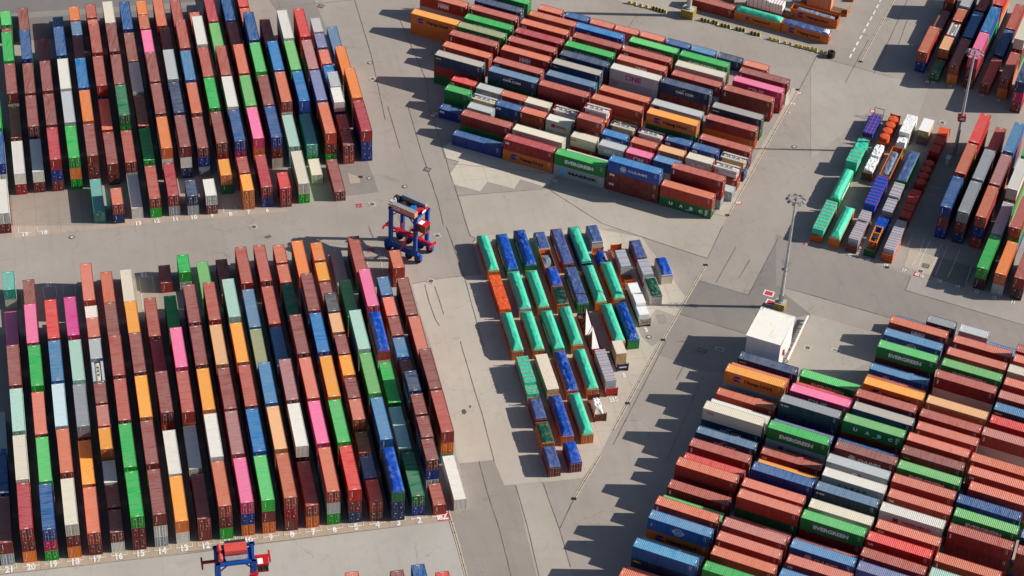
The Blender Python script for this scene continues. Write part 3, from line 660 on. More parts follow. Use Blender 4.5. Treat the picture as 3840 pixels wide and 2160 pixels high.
[1,9,1,0,24.97,420.58,32,1,0,0,0,-1,19,1,1,0,0,-1,0,0,1,0,0,-1],
[1,9,2,0,25.03,433.83,0,0,0,0,0,-1,27,0,1,0,0,-1,5,0,1,0,0,-1],
[1,9,3,0,24.99,446.68,0,0,1,0,0,-1,0,0,1,0,0,-1,0,0,1,0,0,-1],
[1,9,4,0,25.17,460.43,10,0,1,0,0,-1,5,0,1,0,0,-1],
[1,9,5,1,25.2,474.09,2,0,0,1,0,-1,24,1,0,1,0,-1],
[1,9,6,1,25.17,480.34,32,1,0,1,0,-1,12,1,0,1,0,-1],
[1,10,0,1,29.05,406.93,27,0,0,1,0,-1,20,0,0,1,0,-1],
[1,10,1,0,29.04,420.49,0,1,0,0,0,-1,19,1,1,0,0,-1,27,0,1,0,0,-1],
[1,10,2,0,29.13,433.65,27,1,0,0,0,-1,0,0,1,0,0,-1,12,0,1,0,0,-1],
[1,10,3,0,29.16,447.01,20,0,0,0,0,-1,0,0,1,0,0,-1,20,1,1,0,0,-1],
[1,10,4,0,29.56,460.61,1,1,1,0,0,-1,12,0,1,0,0,-1],
[1,10,5,0,29.22,473.8,2,0,1,0,0,-1,20,0,1,0,0,-1],
[1,11,0,1,33.07,406.58,19,0,0,1,0,-1,0,0,0,1,0,-1],
[1,11,1,0,33.05,420.61,0,0,0,1,0,-1,24,0,1,1,0,-1,22,1,1,1,0,-1],
[1,11,2,0,33.09,433.74,2,0,0,0,0,-1,5,1,1,1,0,-1,27,1,1,1,0,-1],
[1,11,3,0,33.19,446.5,29,0,1,0,0,-1,0,0,1,0,0,-1,8,0,1,1,0,-1],
[1,11,4,0,33.23,459.68,1,1,1,0,0,-1,12,1,1,0,0,-1,12,0,1,1,0,-1],
[1,11,5,0,33.3,473.01,1,1,1,0,0,-1,27,0,1,1,0,-1],
[1,12,0,1,37.17,413.34,31,0,0,1,0,-1,15,1,0,1,0,-1],
[1,12,1,0,37.19,420.56,0,0,0,0,0,-1,8,0,1,0,0,-1,19,0,1,0,0,-1],
[1,12,2,0,37.21,434.17,12,0,0,0,0,-1,31,0,1,0,0,-1,19,0,1,0,0,-1],
[1,12,3,0,37.27,446.76,1,0,1,0,0,-1,1,1,1,0,0,-1,31,0,1,0,0,-1],
[1,12,4,0,37.35,460.15,19,1,1,0,0,-1,15,0,1,0,0,-1,8,1,1,0,0,-1],
[1,12,5,1,37.39,473.44,2,0,0,1,0,-1,8,0,0,1,0,-1],
[1,12,6,1,37.39,480.63,22,0,0,1,0,-1],
[1,13,0,1,41.26,407.04,31,0,0,1,0,-1,31,0,0,1,0,-1],
[1,13,1,1,41.26,413.59,1,0,0,1,0,-1,0,0,0,1,0,-1],
[1,13,2,0,41.21,420.64,24,0,0,0,0,-1,11,0,1,0,0,-1,0,0,1,0,0,-1],
[1,13,3,0,41.34,434.06,19,1,0,0,0,-1,5,1,1,0,0,-1,8,1,1,0,0,-1],
[1,13,4,0,41.35,446.79,1,0,1,0,0,-1,19,1,1,0,0,-1,20,0,1,0,0,-1],
[1,13,5,0,41.46,460.99,14,1,1,0,0,-1,27,0,1,0,0,-1],
[1,13,6,0,41.42,473.85,8,1,1,0,0,-1,1,1,1,0,0,-1],
[1,14,0,0,45.35,407.18,8,0,0,0,0,-1,24,1,1,1,0,-1],
[1,14,1,0,45.41,421.05,10,1,0,0,0,-1,31,0,1,0,0,-1,5,0,1,0,0,-1],
[1,14,2,0,45.42,433.84,14,1,0,0,0,-1,27,1,1,0,0,-1,27,1,1,0,0,-1],
[1,14,3,0,45.5,446.81,2,0,1,0,0,-1,5,0,1,0,0,-1,2,0,1,0,0,-1],
[1,14,4,0,45.57,460.9,1,1,1,0,0,-1,0,0,1,0,0,-1],
[1,14,5,0,45.47,473.67,24,1,1,0,0,-1,0,1,1,0,0,-1],
[1,15,0,1,49.33,406.5,9,0,0,1,0,-1,8,0,0,1,0,-1],
[1,15,1,0,49.46,420.78,24,0,0,0,0,-1,0,0,1,0,0,-1,21,1,1,0,0,-1],
[1,15,2,0,49.44,433.37,0,0,0,0,0,-1,2,1,1,0,0,-1,5,0,1,0,0,-1],
[1,15,3,0,49.43,446.89,13,1,0,0,0,-1,0,0,1,0,0,-1,20,0,1,0,0,-1],
[1,15,4,0,49.56,460.09,24,1,1,0,0,-1,24,0,1,0,0,-1,31,0,1,0,0,-1],
[1,15,5,1,49.58,473.44,2,0,0,1,0,-1,24,0,0,1,0,-1],
[1,15,6,0,49.49,479.64,9,1,1,0,0,-1,15,0,1,1,0,-1],
[1,16,0,0,53.48,407.23,21,0,0,0,0,-1,12,0,1,1,0,-1],
[1,16,1,0,53.42,420.78,17,0,0,0,0,-1,18,1,1,0,0,-1],
[1,16,2,0,53.56,434.03,2,0,0,0,0,-1,19,0,1,0,0,-1,31,0,1,0,0,-1],
[1,16,3,0,53.57,446.92,25,1,0,0,0,-1,12,0,1,0,0,-1,24,0,1,0,0,-1],
[1,16,4,0,53.59,460.78,1,1,1,0,0,-1,8,0,1,0,0,-1],
[1,17,0,1,57.4,413.71,21,0,0,1,0,-1],
[1,17,1,0,57.4,420.63,18,0,0,0,0,-1,12,0,1,0,0,-1],
[1,17,2,0,57.58,433.73,25,1,0,0,0,-1,24,1,1,0,0,-1,1,0,1,0,0,-1],
[1,17,3,0,57.49,446.5,14,1,0,0,0,-1,1,1,1,0,0,-1,1,0,1,0,0,-1],
[1,17,4,0,57.64,459.65,19,1,1,0,0,-1,31,1,1,0,0,-1,31,0,1,0,0,-1],
[1,18,0,0,61.41,406.77,0,0,0,1,0,-1],
[1,18,1,0,61.58,420.44,2,1,0,0,0,-1,0,0,1,0,0,-1,12,0,1,0,0,-1],
[1,18,2,0,61.55,433.44,30,1,0,0,0,-1,8,0,1,0,0,-1,27,0,1,0,0,-1],
[1,18,3,0,61.65,446.62,34,0,0,0,0,-1,19,1,1,0,0,-1,24,0,1,1,0,-1],
[1,18,4,0,61.69,459.74,9,1,0,0,0,-1,2,0,1,0,0,-1,0,1,1,0,0,-1],
[1,19,0,1,65.5,419.95,0,0,0,1,0,-1,2,0,0,1,0,-1],
[1,19,1,1,65.58,426.15,1,0,0,1,0,-1,31,1,0,1,0,-1],
[1,19,2,1,65.57,433.3,19,1,0,1,0,-1,24,1,0,1,0,-1,5,0,0,1,0,-1],
[1,19,3,1,65.66,439.67,20,1,0,1,0,-1,5,0,0,1,0,-1,24,0,0,1,0,-1],
[1,19,4,1,65.69,446.21,25,0,0,1,0,-1,27,1,0,1,0,-1],
[1,19,5,1,65.68,452.8,3,0,0,1,0,-1,24,0,0,1,0,-1],
[1,19,6,1,65.7,459.71,30,0,0,1,0,-1,0,0,0,1,0,-1],
[1,19,7,1,65.78,466.48,20,1,0,1,0,-1,19,0,0,1,0,-1],
[1,20,0,0,69.67,420.38,8,1,0,0,0,-1,24,0,1,0,0,-1,24,0,1,1,0,-1],
[1,20,1,0,69.74,433.57,32,1,0,0,0,-1,15,1,1,0,0,-1,8,0,1,1,0,-1],
[1,20,2,0,69.66,446.64,32,0,1,0,0,-1,19,0,1,0,0,-1],
[1,20,3,0,69.73,459.94,28,1,1,1,0,-1],
[2,1,0,0,-74.61,476.78,2,0,0,0,0,-1,24,0,1,0,0,-1],
[2,1,1,0,-74.59,489.82,7,0,1,0,0,-1],
[2,1,2,1,-74.34,502.4,32,1,0,1,0,-1,0,1,0,1,0,-1,5,0,0,1,0,-1],
[2,2,0,1,-70.38,474.38,15,0,0,1,0,-1],
[2,2,1,1,-70.36,481.15,33,0,0,1,0,-1,1,1,0,1,0,-1],
[2,2,2,2,-70.22,487.87,45,1,0,1,0,-1,19,1,0,1,0,-1],
[2,2,3,1,-70.31,494.89,2,0,0,1,0,-1,1,0,0,1,0,-1],
[2,2,4,0,-70.22,501.3,20,1,1,0,0,-1,24,0,1,0,0,-1],
[2,3,0,0,-66.25,474.87,1,0,0,0,0,-1,31,1,1,0,0,-1],
[2,3,1,0,-66.28,488.07,29,0,1,0,0,-1,27,1,1,0,0,-1],
[2,3,2,0,-66.15,501.25,1,0,1,0,0,-1,27,0,1,0,0,-1],
[2,4,0,0,-62.12,475.05,10,1,0,0,0,-1,0,1,1,0,0,-1,0,0,1,0,0,-1],
[2,4,1,0,-62.2,487.58,25,1,1,0,0,-1,12,0,1,0,0,-1,24,0,1,0,0,-1],
[2,4,2,0,-62.11,500.9,9,1,1,0,0,-1,31,0,1,0,0,-1,20,1,1,0,0,-1],
[2,5,0,0,-57.9,474.33,1,0,0,0,0,-1],
[2,5,1,0,-58.05,488.02,24,1,1,0,0,-1],
[2,5,2,0,-57.96,500.8,1,0,1,0,0,-1],
[2,6,0,0,-53.84,474.29,1,0,0,0,0,-1,31,1,1,0,0,-1],
[2,6,1,0,-53.9,488.02,21,1,1,0,0,-1,0,0,1,0,0,-1,15,0,1,0,0,-1],
[2,7,0,0,-49.62,470.02,27,1,1,0,0,-1,11,1,1,0,0,-1,0,0,1,0,0,-1],
[3,1,0,0,-54.05,415.08,24,1,0,0,0,-1,0,1,1,0,0,-1,24,0,1,0,0,-1],
[3,1,1,0,-54.06,428.72,2,1,0,0,0,-1,12,0,1,0,0,-1,0,0,1,0,0,-1],
[3,1,2,0,-54,441.56,9,1,0,0,0,-1,0,0,1,0,0,-1,0,0,1,0,0,-1],
[3,2,0,0,-50.04,415.01,22,0,0,0,0,-1,0,0,1,0,0,-1,27,0,1,0,0,-1],
[3,2,1,0,-49.95,428.17,22,1,0,0,0,-1,5,0,1,0,0,-1,31,0,1,0,0,-1],
[3,2,2,0,-50.02,441.87,1,1,1,0,0,-1,5,1,1,0,0,-1],
[3,3,0,0,-46.04,414.94,2,0,0,0,0,-1,24,0,1,0,0,-1,2,0,1,0,0,-1],
[3,3,1,0,-46.04,427.94,34,1,0,0,0,-1,0,1,1,0,0,-1,31,0,1,0,0,-1],
[3,3,2,0,-45.94,441.36,29,0,0,0,0,-1,2,0,1,0,0,-1,24,0,1,0,0,-1],
[3,4,0,0,-41.97,401.3,12,0,0,0,0,-1,5,1,1,0,0,-1],
[3,4,1,0,-41.98,414.51,20,1,0,0,0,-1,8,1,1,0,0,-1],
[3,4,2,0,-41.97,427.88,19,0,0,0,0,-1,0,0,1,0,0,-1,12,0,1,0,0,-1],
[3,4,3,1,-41.93,442.54,12,1,0,1,0,-1,5,1,2,1,0,-1,20,1,2,1,0,-1],
[3,5,0,0,-37.99,400.99,32,0,0,0,0,-1,20,0,1,0,0,-1],
[3,5,1,0,-38.18,414.24,1,0,0,0,0,-1,12,0,1,0,0,-1,24,1,1,0,0,-1],
[3,6,0,0,-33.85,401.28,1,1,1,0,0,-1,5,0,1,0,0,-1],
[5,12,0,0,443.65,-200.38,2,0,0,0,1,-1,20,0,1,0,19,-1],
[5,14,0,0,451.79,-187.22,12,0,1,0,2,-1,0,0,1,0,0,-1],
[5,13,0,0,447.44,-187.4,27,0,0,0,3,-1,0,0,2,0,0,-1],
[5,15,0,1,455.79,-173.92,3,0,0,1,0,-1],
[5,15,1,1,455.72,-166.79,24,0,0,1,0,-1],
[5,15,2,1,455.73,-160.21,3,0,0,1,0,-1],
[5,15,3,1,455.81,-153.77,3,0,0,1,0,-1],
[5,15,4,1,455.88,-147.04,3,0,0,1,0,-1],
[5,15,5,1,455.83,-140.39,24,0,0,1,0,-1],
[5,15,6,1,455.77,-133.83,29,0,0,1,0,-1],
[5,15,7,1,455.69,-127.02,27,0,0,1,0,-1],
[5,15,8,1,455.5,-120.3,3,0,0,1,0,-1],
[5,14,1,0,451.86,-174.89,2,0,0,0,0,-1],
[5,13,1,0,447.79,-161.08,25,0,0,0,4,-1,19,0,2,0,0,-1],
[5,13,2,0,447.89,-147.1,13,0,0,0,2,-1,12,0,1,0,0,-1],
[5,13,3,0,447.84,-134.13,12,0,0,0,2,-1,0,0,1,0,0,-1],
[5,13,4,0,447.54,-119.03,0,0,0,0,5,-1,19,0,1,0,0,-1],
[5,12,1,0,443.66,-187.03,1,0,0,0,5,-1,5,0,2,0,0,-1],
[5,12,2,0,443.46,-173.58,2,0,0,0,6,-1,19,0,2,0,0,-1],
[5,12,3,0,443.55,-160.01,1,0,0,0,5,-1,0,0,2,0,0,-1],
[5,12,4,0,443.59,-147.19,1,0,0,0,6,-1,8,0,1,0,0,-1],
[5,12,5,0,443.37,-133.63,21,0,0,0,0,-1,20,0,2,0,0,-1],
[5,12,6,0,443.44,-119.13,10,0,0,0,7,-1,8,0,1,0,0,-1],
[5,11,0,0,439.4,-186.62,12,0,0,0,2,-1,0,0,2,0,0,-1],
[5,11,1,0,439.25,-173.32,8,0,0,0,8,-1,15,0,2,0,0,-1],
[5,11,2,0,439.44,-160.28,12,0,0,0,2,-1,0,0,2,0,0,-1],
[5,11,3,0,439.53,-146.98,3,0,0,0,1,-1,5,0,2,0,0,-1],
[5,11,4,0,439.24,-133.06,1,0,0,0,0,-1,20,0,1,0,0,-1],
[5,11,5,0,439.29,-120.12,1,0,0,0,5,-1,8,0,1,1,0,-1],
[5,10,0,0,435.47,-198.99,31,0,0,0,9,-1,31,0,1,0,9,-1],
[5,10,1,0,435.27,-186.66,16,0,0,0,2,-1,27,0,1,0,0,-1],
[5,10,2,0,435.16,-173.48,1,0,0,0,5,-1,15,0,2,0,0,-1],
[5,10,3,0,435.21,-159.9,27,0,0,0,10,-1,0,0,1,0,0,-1],
[5,10,4,0,435.33,-146.94,19,0,0,0,7,-1,20,0,0,0,19,-1],
[5,10,5,0,435.19,-134.19,27,0,0,0,11,-1,0,0,0,0,0,-1],
[5,9,3,0,431.04,-120.03,37,0,0,0,12,-1,15,0,1,0,0,-1],
[5,9,0,0,431.16,-186.97,1,0,0,0,5,-1,0,0,1,0,0,-1],
[5,9,1,0,430.98,-173.27,2,0,0,0,1,-1,20,0,1,0,0,-1],
[5,9,2,0,431.11,-160.13,36,0,0,0,10,-1,15,0,1,0,0,-1],
[5,8,2,0,426.67,-146.36,2,0,0,1,0,-1,24,0,1,1,0,-1],
[5,8,3,0,426.75,-133.3,20,0,0,1,13,-1,1,0,1,1,0,-1],
[5,8,4,0,426.91,-119.93,1,0,0,1,13,-1,31,0,1,1,0,-1],
[5,8,0,0,426.84,-186.74,2,0,0,1,5,-1,1,0,1,1,0,-1],
[5,7,0,0,422.67,-171.85,1,0,0,1,6,-1,24,0,2,1,21,-1,0,0,2,1,0,-1],
[5,8,1,0,426.76,-159.9,28,0,0,1,0,-1,0,0,2,1,0,-1],
[5,6,3,0,418.6,-145.34,2,0,0,0,0,-1,31,0,1,1,0,-1,27,0,2,1,0,-1],
[5,6,4,0,418.6,-131.66,31,0,0,0,9,-1,15,0,1,0,2,-1,0,0,2,1,0,-1],
[5,6,5,0,418.72,-118.66,1,0,0,1,5,-1,0,0,1,1,0,-1],
[5,6,0,0,418.69,-185.07,36,0,0,0,10,-1,1,0,1,1,5,-1,15,0,1,1,23,-1],
[5,6,1,0,418.73,-171.34,28,0,0,1,11,-1,15,0,1,1,23,-1,15,0,2,1,23,-1],
[5,6,2,0,418.7,-158.59,1,0,0,1,0,-1,8,0,1,1,26,-1,0,0,2,1,0,-1],
[5,5,3,1,414.34,-160.04,21,0,0,1,17,-1,5,0,2,1,0,-1],
[5,5,5,2,414.85,-145.72,45,0,0,1,0,-1,31,0,0,1,0,-1,19,0,2,1,0,-1],
[5,5,6,2,414.69,-138.94,46,0,0,1,0,-1,15,0,0,1,0,-1],
[5,5,7,2,414.74,-132.17,45,0,0,1,14,-1,2,0,2,1,0,-1],
[5,5,8,1,414.77,-125.58,24,0,0,1,6,-1,0,0,2,1,0,-1],
[5,5,9,1,414.7,-119.06,24,0,0,1,6,-1,12,0,2,1,0,-1],
[5,5,10,2,414.33,-112.02,46,0,0,1,0,-1,27,0,0,1,0,-1],
[5,5,0,1,414.73,-179.01,9,0,0,1,15,-1,24,0,2,1,0,-1],
[5,5,1,1,414.5,-172.43,20,0,0,1,16,-1,20,0,2,1,0,-1],
[5,5,2,1,414.31,-166.23,2,0,0,1,5,-1,5,0,2,1,0,-1],
[5,4,0,1,410.6,-178.77,12,0,0,1,0,-1,12,0,0,1,0,-1],
[5,4,1,2,410.16,-171.83,46,0,0,1,0,-1,24,0,2,1,0,-1],
[5,4,2,1,410.2,-165.63,24,0,0,1,6,-1,5,0,0,1,0,-1],
[5,5,4,2,414.31,-153.15,45,0,0,1,0,-1,27,0,0,1,0,-1],
[5,3,0,1,406.44,-178.27,24,0,0,1,6,-1],
[5,3,1,1,406.44,-171.2,20,0,0,1,0,-1,12,0,2,1,0,-1],
[5,4,3,1,410.38,-159.45,2,0,0,1,5,-1,0,0,0,1,0,-1],
[5,4,4,1,410.23,-152.97,19,0,0,1,18,-1,20,0,0,1,18,-1],
[5,4,5,1,410.57,-145.67,1,0,0,1,0,-1,0,0,0,1,0,-1,27,0,2,1,0,-1],
[5,3,2,1,406.55,-145.36,21,0,0,1,19,-1,2,0,0,1,0,-1],
[5,4,6,1,410.53,-139.42,25,0,0,1,4,-1,15,0,2,1,0,-1],
[5,3,3,1,406.4,-138.44,20,0,0,1,16,-1,27,0,0,1,0,-1],
[5,4,7,1,410.58,-132.39,2,0,0,1,5,-1,2,0,2,1,0,-1],
[5,3,4,1,406.43,-131.94,10,0,0,1,7,-1,1,0,2,1,0,-1],
[5,4,8,1,410.5,-125.59,33,0,0,1,5,-1,19,0,2,1,0,-1],
[5,4,9,1,410.58,-118.87,21,0,0,1,20,-1,15,0,2,1,0,-1],
[5,3,5,1,406.43,-125.23,29,0,0,1,0,-1,20,0,0,1,0,-1],
[5,4,10,2,410.36,-112.37,45,0,0,1,14,-1,2,0,0,1,0,-1],
[5,3,6,1,406.05,-112.03,20,0,0,1,0,-1],
[5,2,0,0,402.35,-170.97,1,0,0,0,0,-1,12,0,1,0,0,-1],
[5,2,1,0,402.32,-157.99,21,0,0,0,19,-1,12,0,2,0,0,-1],
[5,2,2,0,402.27,-145.32,19,0,1,0,0,-1],
[5,1,0,0,398.08,-171.08,24,0,0,0,0,-1],
[5,1,1,0,398.11,-158.4,8,0,0,0,15,-1,31,0,0,0,9,-1],
[5,1,2,0,398.03,-145.85,12,0,0,0,2,-1,20,0,0,0,17,-1],
[5,1,3,0,398.14,-133.06,25,0,0,0,4,-1,0,0,0,1,6,-1,0,0,0,1,6,-1],
[5,2,3,0,402.19,-119.59,1,0,0,1,5,-1,8,0,1,1,0,-1,20,0,1,1,0,-1],
[5,1,4,0,398.06,-120.33,2,0,0,0,0,-1,15,0,0,1,23,-1],
[6,17,0,0,351.1,-81.56,27,0,0,0,10,-1,24,0,1,0,0,-1],
[6,16,0,0,347.04,-82.27,3,0,1,0,0,-1,31,0,2,0,0,-1],
[6,15,0,0,343.03,-81.96,31,0,0,0,9,-1,20,0,1,0,18,-1,0,0,2,0,0,-1],
[6,14,0,0,338.97,-82.23,2,0,0,0,0,-1,20,0,2,0,0,-1],
[6,13,0,0,334.79,-82.39,19,0,1,0,0,-1,5,0,1,0,0,-1],
[6,12,0,0,330.74,-82.39,21,0,0,0,19,-1,27,0,0,0,11,-1,0,0,1,0,0,-1],
[6,11,0,0,326.67,-82.27,28,0,0,0,11,-1,0,0,1,0,0,-1],
[6,10,0,0,322.55,-82.29,1,0,0,0,5,-1,20,0,1,0,0,-1],
[6,9,0,0,318.46,-82.2,9,0,0,0,0,-1,20,0,2,1,0,-1],
[6,8,0,0,314.34,-82.34,2,0,0,1,0,-1,8,0,1,1,0,-1,20,0,1,1,0,-1],
[6,7,0,0,310.22,-82.29,1,0,0,0,5,-1,8,0,1,1,0,-1],
[6,6,0,0,305.94,-82.24,13,0,1,1,0,-1,20,0,2,1,0,-1],
[6,5,0,0,302.08,-82.22,2,0,0,0,5,-1,27,0,1,0,0,-1,15,0,1,1,0,-1],
[6,4,0,0,297.88,-82.04,29,0,0,0,21,-1,31,0,0,0,9,-1,0,0,1,0,0,-1],
[6,3,0,0,293.73,-82.02,22,0,1,1,0,-1,0,0,2,1,0,-1],
[6,2,0,0,289.75,-82.08,26,0,0,0,0,-1,27,0,0,0,10,-1,27,0,2,0,0,-1],
[6,1,0,0,285.64,-82.27,3,0,1,1,0,-1,1,0,2,1,0,-1],
[6,0,0,0,281.58,-81.86,2,0,1,0,0,-1,31,0,2,0,0,-1,8,0,2,0,0,-1],
[6,17,1,0,351.3,-68.51,13,0,0,0,2,-1,24,0,2,0,0,-1],
[6,16,1,0,346.98,-68.64,9,0,1,0,0,-1,15,0,2,0,0,-1],
[6,15,1,0,343.01,-68.44,10,0,0,0,7,-1,31,0,1,0,0,-1,1,0,1,0,0,-1],
[6,14,1,0,339.09,-69.33,22,0,0,0,12,-1,27,0,0,0,0,-1,0,0,1,0,0,-1],
[6,13,1,0,334.71,-69.31,30,0,1,0,0,-1,8,0,2,0,0,-1],
[6,12,1,0,330.84,-69.17,12,0,0,0,2,-1,20,0,0,0,18,-1,0,0,1,0,0,-1],
[6,11,1,0,326.65,-68.96,1,0,0,0,15,-1,20,0,2,1,0,-1],
[6,10,1,0,322.4,-68.61,31,0,1,0,0,-1,0,0,2,0,0,-1],
[6,9,1,0,318.32,-68.51,24,0,0,0,0,-1,15,0,1,0,0,-1,24,0,2,0,0,-1],
[6,8,1,0,314.25,-69.08,3,0,0,1,15,-1,31,0,2,1,9,-1,0,0,2,1,0,-1],
[6,7,1,0,310.15,-68.66,3,0,0,0,0,-1,15,0,0,0,0,-1,0,0,1,0,0,-1],
[6,6,1,0,306.01,-69.02,1,0,1,1,0,-1,24,0,1,1,0,-1],
[6,5,1,0,302.1,-68.94,4,0,0,0,0,-1,8,0,1,0,0,-1,24,0,1,1,0,-1],
[6,4,1,0,297.91,-68.66,3,0,0,0,5,-1,0,0,1,0,0,-1,8,0,2,0,0,-1],
[6,3,1,0,293.89,-68.45,2,0,0,0,0,-1,1,0,2,0,0,-1,31,0,2,0,0,-1],
[6,2,1,0,289.73,-68.53,12,0,0,0,2,-1,0,0,2,0,0,-1,19,0,2,0,0,-1],
[6,24,0,1,379.56,-56.02,29,0,0,1,0,-1],
[6,23,0,0,375.57,-56.52,2,0,0,0,1,-1,0,0,1,1,0,-1],
[6,22,0,0,371.6,-56.6,29,0,0,1,21,-1,5,0,1,1,0,-1],
[6,20,0,0,363.35,-56.11,13,0,0,0,2,-1,0,0,1,0,0,-1,0,0,1,0,0,-1],
[6,19,0,0,359.3,-56.24,29,0,0,0,4,-1,12,0,1,0,0,-1],
[6,18,0,0,355.3,-56.13,1,0,1,0,0,-1,0,0,2,0,0,-1],
[6,17,2,0,351.23,-55.66,31,0,0,0,9,-1,0,0,1,0,0,-1,0,0,1,0,0,-1],
[6,16,2,0,346.99,-56.12,1,0,0,0,5,-1,31,0,2,0,0,-1,0,0,2,0,0,-1],
[6,15,2,0,343.08,-55.59,36,0,0,0,0,-1,12,0,1,0,0,-1,1,0,2,0,0,-1],
[6,14,2,0,339.03,-56.26,14,0,0,0,23,-1,0,0,0,0,0,-1,24,0,2,0,0,-1],
[6,13,2,0,334.82,-56.16,25,0,1,0,0,-1,5,0,2,0,0,-1],
[6,12,2,0,330.95,-55.69,0,0,0,0,4,-1,24,0,1,0,0,-1,0,0,1,0,0,-1],
[6,11,2,0,326.57,-55.97,20,0,0,0,24,-1,0,0,2,0,0,-1,27,0,2,0,0,-1],
[6,10,2,0,322.55,-55.62,19,0,0,0,25,-1,0,0,1,0,0,-1,12,0,2,0,0,-1],
[6,9,2,0,318.36,-55.84,28,0,0,0,12,-1,8,0,1,0,0,-1,1,0,2,0,0,-1],
[6,8,2,0,314.18,-55.72,21,0,0,1,19,-1,12,0,1,1,0,-1,8,0,2,1,0,-1],
[6,7,2,0,310.23,-56.05,13,0,0,0,2,-1,8,0,0,0,0,-1,19,0,2,1,0,-1],
[6,6,2,0,305.9,-56.05,1,0,1,1,0,-1,5,0,2,1,0,-1],
[6,5,2,0,302.05,-55.7,29,0,0,0,4,-1,31,0,2,0,0,-1,15,0,2,1,0,-1],
[6,4,2,0,298,-55.18,3,0,0,0,15,-1,27,0,2,0,0,-1,12,0,2,1,0,-1],
[6,3,2,0,293.8,-55.34,29,0,1,0,0,-1,1,0,2,0,0,-1,8,0,2,0,0,-1],
[6,24,1,1,379.53,-49.53,22,0,0,1,11,-1,20,0,0,1,0,-1],
[6,24,2,1,379.48,-42.58,20,0,0,1,11,-1,20,0,2,1,0,-1],
[6,23,1,0,375.57,-42.87,3,0,0,1,5,-1,0,0,1,1,0,-1],
[6,24,3,0,379.45,-36.21,29,0,1,1,0,-1],
[6,21,0,0,367.45,-42.75,3,0,0,0,0,-1,27,0,1,0,0,-1,8,0,2,1,0,-1],
[6,20,1,0,363.39,-42.8,14,0,0,0,2,-1,27,0,1,0,0,-1,12,0,1,0,0,-1],
[6,19,1,0,359.25,-42.93,1,0,0,0,5,-1,19,0,0,0,0,-1,19,0,1,0,0,-1],
[6,17,3,0,351.08,-42.76,33,0,0,0,5,-1,8,0,2,0,0,-1,1,0,2,0,0,-1],
[6,16,3,0,347.1,-43.04,1,0,0,0,0,-1,15,0,2,0,0,-1,31,0,2,1,0,-1],
[6,15,3,0,342.89,-42.61,3,0,0,0,5,-1,15,0,1,0,0,-1,12,0,1,0,0,-1],
[6,14,3,0,338.99,-43.45,3,0,0,0,0,-1,31,0,1,0,0,-1,27,0,1,0,0,-1],
[6,13,3,0,334.89,-43.5,0,0,0,0,22,-1,2,0,2,0,0,-1,20,0,2,0,0,-1],
[6,12,3,0,330.66,-43.06,14,0,0,0,2,-1,12,0,1,0,0,-1,2,0,1,0,0,-1],
[6,11,3,0,326.57,-43.08,3,0,0,0,0,-1,27,0,2,0,0,-1,15,0,2,0,0,-1],
[6,10,3,0,322.56,-42.77,3,0,0,0,15,-1,15,0,1,0,0,-1,20,0,1,1,0,-1],
[6,9,3,0,318.38,-43.1,19,0,0,0,18,-1,19,0,2,0,0,-1,0,0,2,1,0,-1],
[6,8,3,0,314.26,-42.69,3,0,0,1,6,-1,27,0,1,1,0,-1,12,0,1,1,0,-1],
[6,7,3,0,310.26,-43.31,9,0,0,0,15,-1,1,0,1,1,0,-1,1,0,2,1,0,-1],
[6,6,3,0,306,-43.28,1,0,0,1,5,-1,0,0,2,1,0,-1,1,0,2,1,0,-1],
[6,5,3,0,302.1,-42.95,30,0,0,0,0,-1,8,0,2,1,0,-1,31,0,2,1,0,-1],
[6,23,2,0,375.15,-30.05,1,0,1,1,5,-1,2,0,2,1,0,-1,27,0,2,1,0,-1],
[6,22,1,0,371.51,-29.85,3,0,1,0,5,-1,24,0,2,1,0,-1,0,0,2,1,0,-1],
[6,21,1,0,367.49,-30.09,21,0,1,0,0,-1,31,0,2,0,0,-1,15,0,2,1,0,-1],
[6,20,2,0,363.37,-29.89,3,0,1,0,5,-1,0,0,2,0,0,-1,24,0,2,1,0,-1],
[6,19,2,0,359.37,-30.06,4,0,1,0,8,-1,2,0,2,1,0,-1,0,0,2,1,0,-1],
[6,18,1,0,355.16,-29.96,29,0,0,0,10,-1,31,0,2,0,0,-1,24,0,2,1,0,-1],
[6,17,4,0,351.09,-29.9,9,0,0,0,0,-1,31,0,2,0,0,-1,0,0,2,1,0,-1],
[6,16,4,0,347.01,-30.5,4,0,0,0,5,-1,19,0,0,0,0,-1,31,0,2,1,0,-1],
[6,14,4,0,338.9,-30.76,2,0,0,0,5,-1,2,0,2,0,0,-1,5,0,2,1,0,-1],
[6,13,4,0,334.79,-30.28,3,0,0,0,15,-1,27,0,1,0,0,-1,0,0,2,0,0,-1],
[6,12,4,0,330.68,-29.1,3,0,0,0,0,-1,15,0,1,0,0,-1,15,0,1,0,0,-1],
[6,11,4,0,326.61,-30.37,24,0,0,0,0,-1,31,0,2,0,0,-1,0,0,2,1,0,-1],
[6,10,4,0,322.51,-29.95,14,0,0,0,2,-1,27,0,1,0,0,-1,20,0,1,0,0,-1],
[6,9,4,0,318.38,-29.95,1,0,0,0,5,-1,0,0,0,0,0,-1,2,0,1,1,0,-1],
[6,7,4,0,310.26,-30.44,2,0,0,0,5,-1,0,0,2,1,0,-1,0,0,2,1,0,-1],
[6,6,4,0,306.07,-30.34,17,0,1,0,0,-1,27,0,2,1,0,-1,15,0,2,1,0,-1],
[6,10,5,0,322.48,-17.16,29,0,1,0,10,-1,5,0,2,0,0,-1,15,0,2,1,0,-1],
[6,9,5,0,318.43,-16.96,1,0,1,0,5,-1,0,0,1,1,0,-1,24,0,2,1,0,-1],
[7,1,4,3,88.66,374.54,38,1,0,0,0,31],
[7,1,3,3,88.26,348.39,38,0,0,0,0,31],
[7,1,2,4,88.43,327.75,39,1,0,1,0,0],
